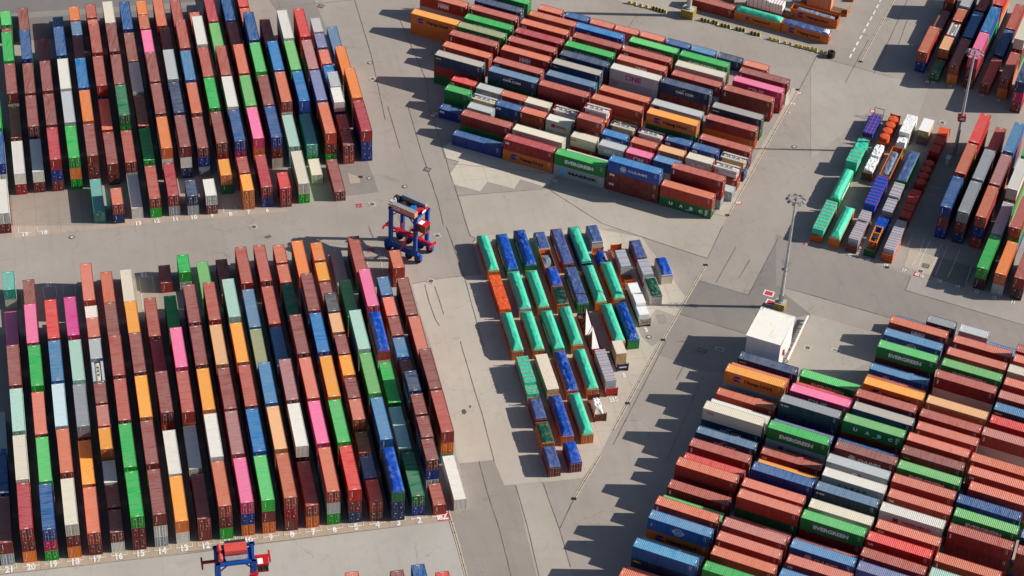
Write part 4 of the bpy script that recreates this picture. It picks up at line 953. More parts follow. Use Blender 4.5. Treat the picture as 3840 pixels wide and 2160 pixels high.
[7,1,1,4,88.42,320.66,43,0,0,1,0,31],
[7,1,0,4,88.09,313.79,39,0,0,1,0,0],
[7,2,4,3,92.76,374.3,40,1,0,0,0,12],
[7,2,3,3,92.64,361.32,38,1,0,0,0,20],
[7,2,2,3,92.62,348.06,38,0,0,0,0,31],
[7,2,1,3,92.54,321.86,41,0,0,0,0,31],
[7,2,0,4,92.38,314.29,40,0,0,1,0,0],
[7,3,4,3,96.9,375.03,42,1,0,0,0,12],
[7,3,3,3,96.5,361.09,38,0,0,0,0,31],
[7,3,2,3,96.7,347.63,38,0,0,0,0,12],
[7,3,1,3,96.56,334.76,42,0,0,0,0,31],
[7,3,0,3,96.54,321.78,38,0,0,0,0,31],
[7,4,5,4,101,379.93,39,1,0,1,0,21],
[7,4,4,4,100.95,373.66,44,1,0,1,0,31],
[7,4,3,4,100.96,367.44,40,0,0,1,0,0],
[7,4,2,4,100.83,361.24,43,0,0,1,0,31],
[7,4,1,3,100.78,348.26,38,1,0,0,0,31],
[7,4,0,3,100.71,334.56,38,0,0,0,0,31],
[7,5,1,3,104.97,374.14,39,0,0,0,0,1],
[7,5,0,3,104.98,360.77,39,0,0,0,0,12],
[7,6,2,3,108.82,374.22,38,1,0,0,0,27],
[7,6,1,3,108.81,360.69,38,1,0,0,0,31],
[7,6,0,3,109.61,347.69,38,0,0,0,0,31],
[7,7,2,4,112.99,380.44,39,1,0,1,0,19],
[7,7,1,3,112.92,361.24,38,1,0,0,0,31],
[7,7,0,3,112.62,347.71,42,1,0,0,0,12],
[7,8,2,4,121,373.65,39,0,0,1,0,0],
[7,8,0,4,121.01,360.73,43,0,0,1,0,19],
[7,8,1,4,125.05,367.03,40,1,0,1,0,21],
[4,6,0,0,43.5,275.57,3,0,1,0,0,-1,31,1,2,0,0,-1,19,0,2,0,0,-1],
[4,4,0,0,51.57,274.53,7,0,1,0,0,-1,19,1,2,0,0,-1,2,0,2,0,0,-1],
[4,3,0,0,55.6,275.32,24,0,1,0,0,-1,2,1,2,0,0,-1,8,0,2,0,0,-1],
[4,2,0,0,59.63,272.83,9,0,1,0,0,-1,2,1,2,0,0,-1,27,0,2,0,0,-1]]
TH = dict(LLB=14.0, ULB=14.2, TR=-20.2, RB=-20.2, CEN=-21.2, LR=-20.5, OT=14.1, BB=14.0, FR=-20.2)
NUMW = 'zero one two three four five six seven eight nine ten eleven twelve thirteen fourteen fifteen sixteen seventeen eighteen nineteen twenty twenty-one twenty-two twenty-three twenty-four twenty-five twenty-six'.split()
ORD = 'first second third fourth fifth sixth seventh eighth ninth tenth eleventh twelfth thirteenth fourteenth'.split()
def axes(b):
    a = R(TH[b]); return Vector((math.cos(a), math.sin(a), 0)), Vector((-math.sin(a), math.cos(a), 0))
def colname(b, r):
    if b == 'LLB': return ('column '+NUMW[r] if r else 'end column')+', nearer numbered block'
    if b == 'ULB': return ('column '+NUMW[20-r] if r < 20 else 'end column')+', farther numbered block'
    if b == 'TR': return 'column '+NUMW[r]+' under far mast'
    if b == 'RB': return 'column '+NUMW[r]+' beyond red drums'
    if b == 'BB': return 'column '+NUMW[r]+' of the foremost block'
    if b == 'CEN': return 'row '+NUMW[r+1]+', block behind tarpaulins'
    if b == 'LR': return 'row '+NUMW[25-r]+', block by white shed'
    return 'row '+NUMW[r]+' of tarpaulin covered loads'
GRP = dict(LLB='containers in the nearer numbered block', ULB='containers in the farther numbered block', TR='containers beneath the far lamp mast', RB='containers beyond the red drums', BB='containers in the foremost block', CEN='containers in the block behind the tarpaulins', LR='containers in the block by the white shed')
base_arr = {}
def arr(key, part):
    k = (key, part)
    if k not in base_arr:
        mb = CM[key][part]; base_arr[k] = (np.array(mb.v, np.float32), mb.f)
    return base_arr[k]
SV, SF, SCOL, SSEED, SMI = [], [], [], [], []
nbase = 0
def add_mass(loc, rz, L, hk, rc, wc, detail):
    global nbase
    c, s = math.cos(rz), math.sin(rz); seed = random.random(); seed3 = seed
    def put(v, f, col, mi):
        global nbase
        w = np.empty_like(v); w[:, 0] = v[:, 0]*c-v[:, 1]*s+loc[0]; w[:, 1] = v[:, 0]*s+v[:, 1]*c+loc[1]; w[:, 2] = v[:, 2]+loc[2]
        SV.append(w); SF.extend([tuple(nbase+i for i in q) for q in f]); SCOL.append(np.tile(np.array(tuple(col)+(1,), np.float32), (len(v), 1))); SSEED.append(np.full(len(v), seed, np.float32)); SMI.extend([mi]*len(f)); nbase += len(v)
    if detail:
        for part in ('wall', 'roof', 'frame', 'door0', 'door1', 'stencil_print'):
            v, f = arr((L, hk), part)
            if part == 'stencil_print': put(v, f, (.7, .68, .62), 1)
            elif part == 'roof': put(v, f, rc, 0)
            else: put(v, f, wc, 1)
    else:
        h = HS[hk]; mb = MB(); mb.box(-L/2, L/2, -W/2, W/2, .02, h-.02); put(np.array(mb.v, np.float32), mb.f, wc, 1)
labels = {}
def uniq(lab):
    labels[lab] = labels.get(lab, 0)+1; return lab
ntier = {1: ['single'], 2: ['top', 'bottom'], 3: ['top', 'middle', 'bottom'], 4: ['top', 'third', 'second', 'bottom']}
for si, F in enumerate(STACKS):
    b, r, od, t, lat, al = BLOCKS[F[0]], F[1], F[2], TYPES[F[3]], F[4], F[5]; tiers = [F[k:k+6] for k in range(6, len(F), 6)]
    ex, ey = axes(b); L = 6.058 if t in 'SKt' else 12.192
    along = b in ('CEN', 'LR')
    jl, ja, jr = random.uniform(-.05, .05), 0, random.uniform(-.004, .004)
    if along: ctr = ex*(al+L/2)+ey*(lat+W/2+jl)
    else: ctr = ex*(lat+W/2+jl)+ey*(al+L/2)
    z = sum(2.591 if q[3] else 2.896 for q in tiers)
    for ti, q in enumerate(tiers):
        c, face, fl, hk, text, hull = COLS[q[0]], 'dw'[q[1]], q[2], 'HS'[q[3]], TEXTS[q[4]], COLS[q[5]] if q[5] >= 0 else ''; h = HS[hk]; z -= h
        jx = random.uniform(-.03, .03)
        base = R(TH[b]) if along else R(TH[b]+90)
        rz = base+jr+(0 if (face == 'd') == along else math.pi)
        # doors at +x: w-blocks look along -ey towards the camera
        loc = ctr+ex*jx+Vector((0, 0, z))
        size = 'long' if L > 8 else 'short'
        tn = ntier[len(tiers)][ti] if len(tiers) in ntier else 'top'
        unit = 'stack' if not along else 'stack along'
        what = {'L': 'long container', 'S': 'short container', 'T': 'long tarped container', 't': 'short tarped container', 'K': 'tank container'}[t if ti == 0 or t not in 'KTt' else ('S' if t in 'Kt' else 'L')]
        kk = dict(kw='white', ky='yellow').get(c, None) or WORD.get(c, 'cream')
        lab = '%s %s, %s tier of %s %s %s' % (kk, what, tn, ORD[min(od, 13)], unit, colname(b, r))
        if along: lab = '%s %s, %s tier of %s stack along %s' % (kk, what, tn, ORD[min(od, 13)], colname(b, r))
        elif b != 'OT': lab = '%s %s, %s tier of %s stack, %s' % (kk, what, tn, ORD[min(od, 13)], colname(b, r))
        if ti == 0 and t in 'Tt':
            hw = {'or': 'orange', 'gr': 'green', 'br': 'brown', 'wg': 'pale grey', 'cr': 'cream', 'rd': 'red', 'nb': 'navy', 'wh': 'white', 'dg': 'dark green', 'ro': 'rust brown'}[hull]
            lab = '%s container under %s tarpaulin, %s stack of %s' % (hw, kk, ORD[od], colname(b, r))
            br = 'HL' if hull == 'or' and L > 8 else ('HYU' if hull == 'rd' else ('EMC' if hull == 'gr' and L > 8 else ''))
            open_top(loc, rz, L, c, hull, uniq(lab), si, 'containers under tarpaulins', brand=br); continue
        if ti == 0 and t == 'K':
            tank_container(loc, rz, c, uniq(lab)); continue
        key = (L, hk)
        brand = text
        if text == 'ONE' and c == 'pk': brand = 'ONEp'
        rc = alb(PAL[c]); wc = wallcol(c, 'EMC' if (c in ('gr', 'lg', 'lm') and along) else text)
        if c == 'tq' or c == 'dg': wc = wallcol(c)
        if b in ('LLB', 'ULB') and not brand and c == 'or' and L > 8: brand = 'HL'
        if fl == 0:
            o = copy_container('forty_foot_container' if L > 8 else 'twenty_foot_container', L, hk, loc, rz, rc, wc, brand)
            tag(o, uniq(lab), 'container', GRP[b])
        else:
            add_mass(loc, rz, L, hk, rc, wc, fl == 1)
me = bpy.data.meshes.new('container_stacks'); V = np.concatenate(SV)
me.from_pydata(V, [], SF); me.materials.append(S_ROOF); me.materials.append(S_WALL); me.polygons.foreach_set('material_index', SMI)
a = me.attributes.new('paint', 'FLOAT_COLOR', 'POINT'); a.data.foreach_set('color', np.concatenate(SCOL).ravel())
a = me.attributes.new('seed', 'FLOAT', 'POINT'); a.data.foreach_set('value', np.concatenate(SSEED))
tag(link('container_stacks', me), 'remaining stacked containers showing least, deep in the blocks and at the back', 'containers', None, 'stuff')
dupl = [k for k, v in labels.items() if v > 1]
print('LABEL DUPLICATES', len(dupl), dupl[:5])
# ------------------------------------------------------------------ flat racks and their loads
def spot(b, latc, s):
    ex, ey = axes(b); return ex*latc+ey*s
WOODM = flat_mat('plywood', (.50,.33,.17), .7, var=.22, scale=1.2); WOODT = flat_mat('crate_lid', (.68,.58,.48), .7, var=.12)
DECKM = flat_mat('rack_deck', (.16,.10,.06), .85, var=.35)
def flat_rack(b, latc, s, L, base, ends, hn, hf, label, text=None):
    rz = R(TH[b]+90); p = spot(b, latc, s+L/2)
    bm_ = cmat('rack_base_%d_%d_%d' % base, base, var=.3); em = cmat('rack_end_%d_%d_%d' % ends, ends, var=.3)
    r = empty('flat_rack', (p.x, p.y, 0), rz)
    mb = MB(); mb.box(-L/2, L/2, -W/2, -W/2+.14, .02, .62); mb.box(-L/2, L/2, W/2-.14, W/2, .02, .62)
    for k in range(int(L/.6)): x = -L/2+.3+k*.6; mb.box(x-.05, x+.05, -W/2+.14, W/2-.14, .1, .5)
    for k in range(int(L/1.2)):
        x = -L/2+.6+k*1.2
        for sy in (-1, 1): mb.box(x-.06, x+.06, sy*W/2-.03, sy*W/2+.03, .3, .66)
    mb.build('base', r, (bm_,))
    d = MB(); d.box(-L/2+.1, L/2-.1, -W/2+.15, W/2-.15, .5, .6); d.build('deck', r, (DECKM,))
    for sx, h in ((-1, hn), (1, hf)):
        if not h: continue
        e = MB(); x = sx*(L/2-.09)
        if h == 'frame':
            for sy in (-1, 1): e.box(x-.06, x+.06, sy*(W/2-.07)-.06, sy*(W/2-.07)+.06, .6, 2.6)
            e.box(x-.05, x+.05, -W/2+.13, W/2-.13, 2.48, 2.6); e.box(x-.04, x+.04, -W/2+.13, W/2-.13, .95, 1.05)
        else:
            for sy in (-1, 1):
                y = sy*(W/2-.09); e.box(x-.09, x+.09, y-.09, y+.09, .62, h); e.box(x-.10, x+.10, y-.10, y+.10, h, h+.16)
            n = 8; pr = corr(-W/2+.18, W/2-.18, n, .05); vs = []
            for u, q in pr: vs += [(x-sx*q-.03, u, .6), (x-sx*q-.03, u, h-.08)]
            e.add(vs, [(2*k, 2*k+2, 2*k+3, 2*k+1) for k in range(len(pr)-1)])
            e.box(x-.06, x+.06, -W/2+.18, W/2-.18, h-.14, h-.02); e.box(x-.06, x+.06, -W/2+.18, W/2-.18, .6, .75)
        e.build('end_wall', r, (em,))
    if text:
        I = []; place(I, text[0], 0, 0, w=1.5, h=.36, mi=text[1], bold=.06); t = MB()
        for pts, fs, mi in I: t.add([(-L/2-.02, -u, hn*.62+v) for u, v in pts], fs, mi)
        t.build('lettering', r, LMATS)
    return tag(r, label, 'flat rack', 'flat racks with loads')
def crate(b, latc, s, lx, ly, z0, h, mat, label, name='crate', straps=0, smat=None, color=None, cat='crate', group=None, lid=None, cross=False, taper=0.0, wr=0.0):
    """load on a rack; s is its near edge"""
    rz = R(TH[b]+90); p = spot(b, latc, s+lx/2); r = empty(name, (p.x, p.y, z0), rz)
    mb = MB(); nx, ny, nz = 14, 8, 4
    def P(x, y, z):
        q = 1-taper*(z/h)
        d = Vector((x*1.1+s, y*1.1+latc, z*1.1)); k = wr
        return (x*q+noise.noise(d)*k, y*q+noise.noise(d+Vector((9,3,1)))*k, z+(noise.noise(d*1.5+Vector((3,7,2)))*k*1.3 if z > 0 else 0))
    if wr:
        def face(fn, a, c): vs, fs = grid_surface(a, c, fn); mb.add(vs, fs)
        face(lambda a, c: P(-lx/2+lx*a, -ly/2+ly*c, h), nx, ny)
        for sy in (-1, 1): face(lambda a, c: P(-lx/2+lx*a, sy*ly/2, h*c), nx, nz)
        for sx in (-1, 1): face(lambda a, c: P(sx*lx/2, -ly/2+ly*a, h*c), ny, nz)
    else: mb.box(-lx/2, lx/2, -ly/2, ly/2, 0, h)
    mb.build('cover' if wr else 'box', r, (mat,), color=color)
    if lid: l = MB(); l.box(-lx/2-.03, lx/2+.03, -ly/2-.03, ly/2+.03, h, h+.06); l.build('lid', r, (lid,))
    if straps:
        st = MB(); o = .035+wr*.8; w = .05
        for k in range(straps):
            x = -lx/2+lx*(k+.5)/straps
            st.box(x-w, x+w, -ly/2-o, ly/2+o, h+o, h+o+.02); 
            for sy in (-1, 1): st.box(x-w, x+w, sy*(ly/2+o)-.01, sy*(ly/2+o)+.01, 0, h+o)
        if cross:
            for q in (-.2, .2): st.box(-lx/2-o, lx/2+o, q*ly-w, q*ly+w, h+o+.022, h+o+.04); st.box(-lx/2-o-.02, -lx/2-o, q*ly-w, q*ly+w, 0, h+o+.03)
        st.build('strap', r, (smat,))
    return tag(r, label, cat, group)
def drum(b, latc, s, rad, h, z0, mat, label, group):
    p = spot(b, latc, s); r = empty('drum', (p.x, p.y, z0), random.uniform(0, 3)); mb = MB(); n = 26
    prof = [(rad*1.02, 0), (rad*1.04, h*.5), (rad*1.03, h*.86), (rad*.99, h*.97), (rad*.55, h*1.02), (.02, h*1.04)]
    vs = [(q*math.cos(2*math.pi*k/n)*(1+.012*math.sin(7*k)), q*math.sin(2*math.pi*k/n)*(1+.012*math.sin(7*k)), z) for q, z in prof for k in range(n)]
    mb.add(vs, [(i*n+k, i*n+(k+1) % n, (i+1)*n+(k+1) % n, (i+1)*n+k) for i in range(len(prof)-1) for k in range(n)]); mb.build('cover', r, (mat,), smooth=False)
    sk = MB(); sk.box(-rad*.9, rad*.9, -rad*.95, -rad*.75, -.16, 0); sk.box(-rad*.9, rad*.9, rad*.75, rad*.95, -.16, 0); sk.build('skid', r, (WOODM,))
    rp = MB(); a = .02
    for q in (0, math.pi/2): c, s_ = math.cos(q+.5), math.sin(q+.5); rp.bar((-rad*c, -rad*s_, h*1.03), (rad*c, rad*s_, h*1.03), .03, .03)
    rp.build('rope', r, (cmat('rope_red', (190,60,50)),)); return tag(r, label, 'drum', group)
TEAL = alb(PAL['tt']); OR_ = (226,110,30); BR_ = (126,74,52); RDE = (150,36,34); GRN = (14,96,52)
SRED = cmat('red_strap', (225,95,85)); SGRY = cmat('grey_cover', (176,186,196), rough=.35, var=.1); BLUEC = cmat('blue_cover', (16,76,186), rough=.45, var=.1); WHT = flat_mat('white_wrap', (.78,.78,.78), .35, var=.05); ORC = cmat('orange_cover', (236,100,52), rough=.45); RDC = cmat('red_cover', (206,66,44), rough=.5)
fl = lambda k: -78.6+4.0*k+1.22
G2 = 'strapped loads on flat racks'
flat_rack('FR', fl(0), 401.8, 12.19, OR_, (222,100,34), 1.9, 1.9, 'orange flat rack at the lane end carrying the long teal box')
crate('FR', fl(0), 402.2, 11.2, 2.5, .6, 2.9, TARP, 'long teal covered box with thin red straps on orange flat rack', 'covered_load', 9, SRED, TEAL, 'load', G2, wr=.05)
open_top(tuple(spot('FR', fl(0), 415.3+6.1)), R(TH['FR']+90), 12.192, 'tt', 'gr', 'green open container under teal tarpaulin in the red drum yard', 901, 'containers under tarpaulins', brand='EMC')
flat_rack('FR', fl(0), 428.6, 12.19, BR_, BR_, 0, 0, 'brown flat rack under the stepped teal load')
crate('FR', fl(0), 429.0, 4.6, 2.6, .6, 3.3, TARP, 'tall teal covered box in front of a lower teal load', 'covered_load', 3, SRED, TEAL, 'load', G2, wr=.05)
crate('FR', fl(0), 433.8, 6.6, 2.5, .6, 2.1, TARP, 'low wrinkled teal load behind a taller teal box', 'covered_load', 0, None, TEAL, 'load', G2, wr=.09)
flat_rack('FR', fl(0), 441.9, 12.19, (140,130,118), (150,98,48), 2.0, 'frame', 'grey flat rack with open steel frame at its far end')
crate('FR', fl(0), 443.6, 8.2, 2.3, .6, 1.7, BLUEC, 'blue load criss-crossed by pink straps', 'covered_load', 6, SRED, None, 'load', G2, cross=True, wr=.02)
open_top(tuple(spot('FR', fl(1), 401.8+6.1)), R(TH['FR']+90), 12.192, 'tt', 'or', 'orange open container under teal tarpaulin beside the teal box', 902, 'containers under tarpaulins')
flat_rack('FR', fl(1), 428.5, 12.19, BR_, (140,82,50), 2.2, 0, 'rusty brown flat rack holding a white wrapped machine')
crate('FR', fl(1), 429.2, 6.0, 2.2, .6, 1.7, WHT, 'low half of a white wrapped machine behind a rusty end wall', 'wrapped_load', 0, None, None, 'load', G2, taper=.12, wr=.22)
crate('FR', fl(1), 434.7, 5.4, 2.1, .6, 2.2, WHT, 'taller half of a white wrapped machine on rusty flat rack', 'wrapped_load', 0, None, None, 'load', G2, taper=.15, wr=.20)
flat_rack('FR', fl(1), 441.7, 12.19, RDE, (188,70,44), 2.0, 2.1, 'red flat rack carrying four orange topped drums')
for k, w_ in enumerate(('nearest the rusty end wall', 'second from the rusty end wall', 'second from the far end wall', 'against the far end wall')):
    drum('FR', fl(1), 444.0+k*2.55, 1.15, 1.75, .76, ORC, 'sunlit orange drum '+w_+' on red rack', 'orange covered drums')
flat_rack('FR', fl(2), 401.8, 12.19, BR_, (128,66,58), 2.0, 1.6, 'brown flat rack carrying three grey strapped boxes')
for k, (s, lx, h, w_) in enumerate(((402.6, 3.9, 2.6, 'nearest the lane end wall'), (406.6, 3.2, 2.3, 'in the middle'), (409.9, 3.6, 2.7, 'farthest from the lane'))):
    crate('FR', fl(2), s, lx, 2.25, .6, h, SGRY, 'grey box with red straps on brown rack, '+w_, 'covered_load', 4, SRED, None, 'load', G2)
flat_rack('FR', fl(2), 415.3, 12.19, BR_, BR_, 0, 0, 'brown flat rack under two blue covered boxes')
crate('FR', fl(2), 415.6, 5.9, 2.5, .6, 3.0, BLUEC, 'tall blue covered box, nearer of a pair on one rack', 'covered_load', 5, SRED, None, 'load', G2, wr=.03)
crate('FR', fl(2), 421.6, 5.6, 2.5, .6, 2.9, BLUEC, 'tall blue covered box, farther of a pair on one rack', 'covered_load', 4, SRED, None, 'load', G2, wr=.03)
open_top(tuple(spot('FR', fl(2), 428.6+6.1)), R(TH['FR']+90), 12.192, 'open', 'or', 'orange open container with slack grey tarpaulin showing its load', 903, 'containers under tarpaulins')
crate('FR', fl(2)+.55, 431.5, 6.0, .9, .7, 1.55, WHT, 'row of white bales showing beside the slack tarpaulin', 'bale', 8, SGRY, None, 'bale', None)
flat_rack('FR', fl(2), 441.8, 12.19, (70,104,60), (70,104,60), 1.2, 1.5, 'green flat rack under a big white wrapped box')
crate('FR', fl(2), 442.4, 3.6, 2.2, .6, 1.6, WHT, 'low crumpled white wrapped load against a tall white box', 'wrapped_load', 0, None, None, 'load', G2, taper=.1, wr=.15)
crate('FR', fl(2), 446.1, 7.6, 2.5, .6, 2.7, WHT, 'tall white wrapped box with crossed dark rope', 'wrapped_load', 0, None, None, 'load', G2, wr=.08)
flat_rack('FR', fl(3), 401.8, 12.19, (60,60,58), GRN, 2.0, 1.9, 'flat rack with dark green end walls around an orange machine frame')
ro2 = empty('hose_machine', tuple(spot('FR', fl(3), 406.2)+Vector((0, 0, .6))), R(TH['FR']+90)); mo = cmat('machine_orange', (240,140,60)); mr = cmat('machine_red', (214,70,40))
mb = MB()
for sy in (-1, 1):
    mb.bar((-1.9, sy*.85, 1.9), (3.1, sy*.85, 2.5), .22, .22)
    for x in (-1.8, 3.0): mb.bar((x, sy*.85, 0), (x, sy*.85, 1.9+(x+1.9)*.12), .2, .2)
for x, z in ((-1.9, 1.9), (1.0, 2.25), (3.1, 2.5)): mb.bar((x, -.95, z), (x, .95, z), .22, .22)
mb.build('frame', ro2, (mo,)); mb = MB()
for k in range(7): a_ = k*.9; mb.bar((-2.4+.1*k, -.8+.25*k, .1), (-1.0+.2*math.cos(a_), .7*math.sin(a_), 1.6), .07, .07)
mb.build('hose', ro2, (mr,)); mb = MB(); mb.tube((-.6, 0, .2), (.4, 0, .9), .55, .4, 12); mb.box(.6, 2.6, -.6, .6, 0, 1.1); mb.build('engine', ro2, (flat_mat('dark_machine', (.03,.03,.035)),))
tag(ro2, 'orange open machine frame with red hoses behind green end wall', 'machine')
crate('FR', fl(3), 410.0, 3.6, 2.4, .6, 2.1, BLUEC, 'blue covered load behind the orange machine frame', 'covered_load', 0, None, None, 'load', G2, taper=.05, wr=.09)
flat_rack('FR', fl(3), 415.3, 12.19, (190,76,40), (128,60,40), 1.5, 0, 'rust coloured flat rack carrying two grey boxes by the drums')
crate('FR', fl(3), 416.2, 5.0, 2.3, .6, 2.0, SGRY, 'lower grey strapped box beside the red boxes', 'covered_load', 4, SRED, None, 'load', G2)
crate('FR', fl(3), 421.5, 5.4, 2.3, .6, 2.5, SGRY, 'taller grey strapped box behind a lower grey box', 'covered_load', 4, SRED, None, 'load', G2)
open_top(tuple(spot('FR', fl(3), 428.6+6.1)), R(TH['FR']+90), 12.192, 'tb', 'gr', 'green open container under lavender blue tarpaulin near the drums', 904, 'containers under tarpaulins')
flat_rack('FR', fl(3), 447.6, 6.06, (96,92,88), (112,108,104), 2.0, 0, 'short grey flat rack under the white topped plywood crate', ('OOCL', 2))
crate('FR', fl(3), 448.1, 5.2, 2.4, .6, 3.0, WOODM, 'plywood crate with white lid by the far mast', 'crate', 0, None, None, 'crate', None, lid=WHT)
flat_rack('FR', fl(4), 401.8, 12.19, OR_, (214,96,34), 2.0, 1.8, 'orange flat rack carrying two long grey boxes at the lane')
for s, w_ in ((402.7, 'nearer the lane'), (408.3, 'farther from the lane')): crate('FR', fl(4), s, 5.5, 2.3, .6, 2.4, SGRY, 'long grey box with pale straps on orange rack, '+w_, 'covered_load', 6, SRED, None, 'load', G2)
flat_rack('FR', fl(4), 415.3, 12.19, (214,84,36), (140,44,36), 2.0, 1.8, 'red flat rack carrying four red covered boxes')
for k in range(4): crate('FR', fl(4), 416.1+k*2.85, 2.6, 2.4, .6, 1.7, RDC, 'red covered box %s in a line of four' % ('nearest the grey boxes', 'second from the grey boxes', 'second from the drums', 'next to the drums')[k], 'covered_load', 0, None, None, 'load', 'red covered boxes', wr=.04, taper=.03)
flat_rack('FR', fl(4), 428.5, 12.19, RDE, (140,30,34), 1.5, 1.3, 'red flat rack carrying four red topped drums')
for k in range(4): drum('FR', fl(4), 430.6+k*2.6, 1.15, 1.6, .76, RDC, 'shaded red drum %s on flat rack' % ('closest to the red boxes', 'second from the red boxes', 'second from the far red wall', 'beside the far red wall')[k], 'red covered drums')
flat_rack('FR', fl(4), 441.7, 12.19, RDE, (150,34,32), 1.8, 2.0, 'red flat rack carrying three orange red boxes by the mast')
for k in range(3): crate('FR', fl(4), 442.5+k*3.6, 3.3, 2.4, .6, 2.0, ORC if k == 2 else RDC, 'orange red covered box %s by the mast foot' % ('nearest the drums', 'in the middle', 'brightest and farthest')[k], 'covered_load', 0, None, None, 'load', 'orange red covered boxes', wr=.05, taper=.03)
ot = lambda k: 88.55+4.04*(k-1)+1.22
flat_rack('OT', ot(1), 361.3, 12.19, (196,60,34), (190,40,36), 1.7, 2.2, 'red flat rack carrying three bright orange boxes')
for k in range(3): crate('OT', ot(1), 362.0+k*3.85, 3.7, 2.4, .6, 1.7, ORC, 'bright orange covered box %s among the teal tarpaulins' % ('nearest the lane crossing', 'in the middle', 'nearest the red wall')[k], 'covered_load', 0, None, None, 'load', 'orange covered boxes', wr=.06)
flat_rack('OT', ot(1), 334.5, 12.19, (176,60,40), (224,112,40), 2.0, 2.4, 'red flat rack with orange far wall under the banded teal box')
crate('OT', ot(1), 335.3, 2.6, 2.4, .6, 1.8, TARP, 'low teal box at the near end of a long banded one', 'covered_load', 3, SRED, TEAL, 'load', G2, wr=.06)
crate('OT', ot(1), 338.0, 8.0, 2.4, .6, 2.5, TARP, 'long teal box banded with pink straps', 'covered_load', 7, SRED, TEAL, 'load', G2, wr=.04)
flat_rack('OT', ot(2), 334.5, 12.19, (150,140,120), (176,172,162), 2.1, 2.2, 'grey flat rack with pale end walls around plywood crates')
for k in range(5): crate('OT', ot(2), 335.2+k*2.2, 2.15, 2.4, .6, 2.5-.06*k, WOODM, 'plywood crate, %s of five in one line' % ORD[k], 'crate', 0, None, None, 'crate', 'plywood crates in line', lid=WOODT)
flat_rack('OT', ot(4), 327.5, 6.06, (110,70,50), (112,64,46), 2.0, 2.0, 'short brown flat rack with a white bag between its walls')
crate('OT', ot(4), 328.6, 4.0, 1.9, .6, 1.9, WHT, 'white sheeted bag between two brown end walls', 'wrapped_load', 0, None, None, 'load', G2, taper=.35, wr=.2)
flat_rack('OT', ot(5), 334.4, 12.19, (166,40,36), (196,44,36), 2.1, 2.2, 'red flat rack carrying two grey boxes beside the apron')
for s, lx, w_ in ((335.7, 4.6, 'nearer the red end wall'), (340.5, 4.8, 'farther from the apron')): crate('OT', ot(5), s, lx, 2.2, .6, 2.6, SGRY, 'grey box with pink bands on red rack, '+w_, 'covered_load', 5, SRED, None, 'load', G2)
flat_rack('OT', ot(5), 347.3, 12.19, (50,50,54), (46,58,84), 1.6, 1.2, 'dark flat rack under the red and white panels')
for k, s in enumerate((354.6, 349.0)):
    pr = empty('triangular_machine', tuple(spot('OT', ot(5), s+1.2)+Vector((0, 0, .6))), R(TH['OT']+90))
    mb = MB(); A = [(-2.6,-.9,0),(2.4,-.9,0),(2.0,-.2,3.1)]; mb.add(A+[(x, y+.12, z) for x, y, z in A], [(0,1,2),(5,4,3),(0,3,4,1),(1,4,5,2),(2,5,3,0)]); mb.build('red_panel', pr, (cmat('panel_red', (170,34,44)),))
    mb = MB(); A = [(-2.6,-.78,0),(-2.6,1.0,0),(2.0,-.1,3.1)]; mb.add(A+[(x-.12, y, z+.05) for x, y, z in A], [(0,1,2),(5,4,3),(0,3,4,1),(1,4,5,2),(2,5,3,0)]); mb.build('white_panel', pr, (WHT,))
    mb = MB()
    for q in range(3): mb.bar((-1.5+q*1.3, .9, 0), (-.4+q*.9, -.3, 1.2+q*.6), .1, .1)
    mb.bar((2.4, .9, 0), (2.0, -.1, 3.1), .1, .1); mb.build('brace', pr, (SRED,))
    tag(pr, 'tilted red and white triangular machine panel, %s of two' % ('farther', 'nearer')[k], 'machine', 'triangular machine panels')
flat_rack('OT', ot(6), 341.4, 6.06, (70,60,60), (30,52,96), 1.9, 0, 'short flat rack with navy end wall under a plywood crate', ('CRONOS', 0))
crate('OT', ot(6), 343.0, 4.0, 2.1, .6, 2.9, WOODM, 'tall plywood crate with pale lid behind a navy wall', 'crate', 0, None, None, 'crate', None, lid=WOODT)
flat_rack('OT', ot(7), 373.3, 6.06, OR_, OR_, 0, 1.9, 'short orange flat rack under the blue wrapped machine')
crate('OT', ot(7), 373.8, 2.2, 1.8, .6, 1.1, TARPS, 'low blue sheeted part of a wrapped machine', 'wrapped_load', 0, None, alb(PAL['bb']), 'load', G2, taper=.2, wr=.2)
crate('OT', ot(7), 376.0, 2.4, 2.0, .6, 2.1, TARPS, 'domed blue sheeted machine on orange rack', 'wrapped_load', 0, None, alb(PAL['bb']), 'load', G2, taper=.55, wr=.18)
flat_rack('OT', ot(8), 367.3, 12.19, OR_, (230,96,28), 2.0, 2.2, 'orange flat rack with one grey box and bare deck')
crate('OT', ot(8), 370.8, 5.6, 2.2, .6, 2.5, SGRY, 'grey box with crossed pink straps on orange rack', 'covered_load', 3, SRED, None, 'load', G2)
flat_rack('OT', ot(8), 354.2, 12.19, (96,70,56), (176,176,164), 2.1, 2.1, 'flat rack with pale end wall lettered in red', ('OOCL', 2))
for s, lx, h, w_ in ((355.3, 2.6, 1.9, 'lowest, by the lettered wall'), (358.2, 3.4, 2.6, 'tallest, in the middle'), (361.8, 3.6, 2.2, 'farthest from the lettered wall')): crate('OT', ot(8), s, lx, 2.1, .6, h, WHT, 'plain white box, '+w_, 'crate', 0, None, None, 'crate', 'white boxes on one rack')
flat_rack('OT', ot(9), 366.9, 6.06, (170,44,40), (190,48,44), 1.2, 1.8, 'short red flat rack carrying a grey box')
crate('OT', ot(9), 367.4, 5.1, 2.3, .6, 2.5, SGRY, 'grey box with pink bands on short red rack', 'covered_load', 3, SRED, None, 'load', G2)
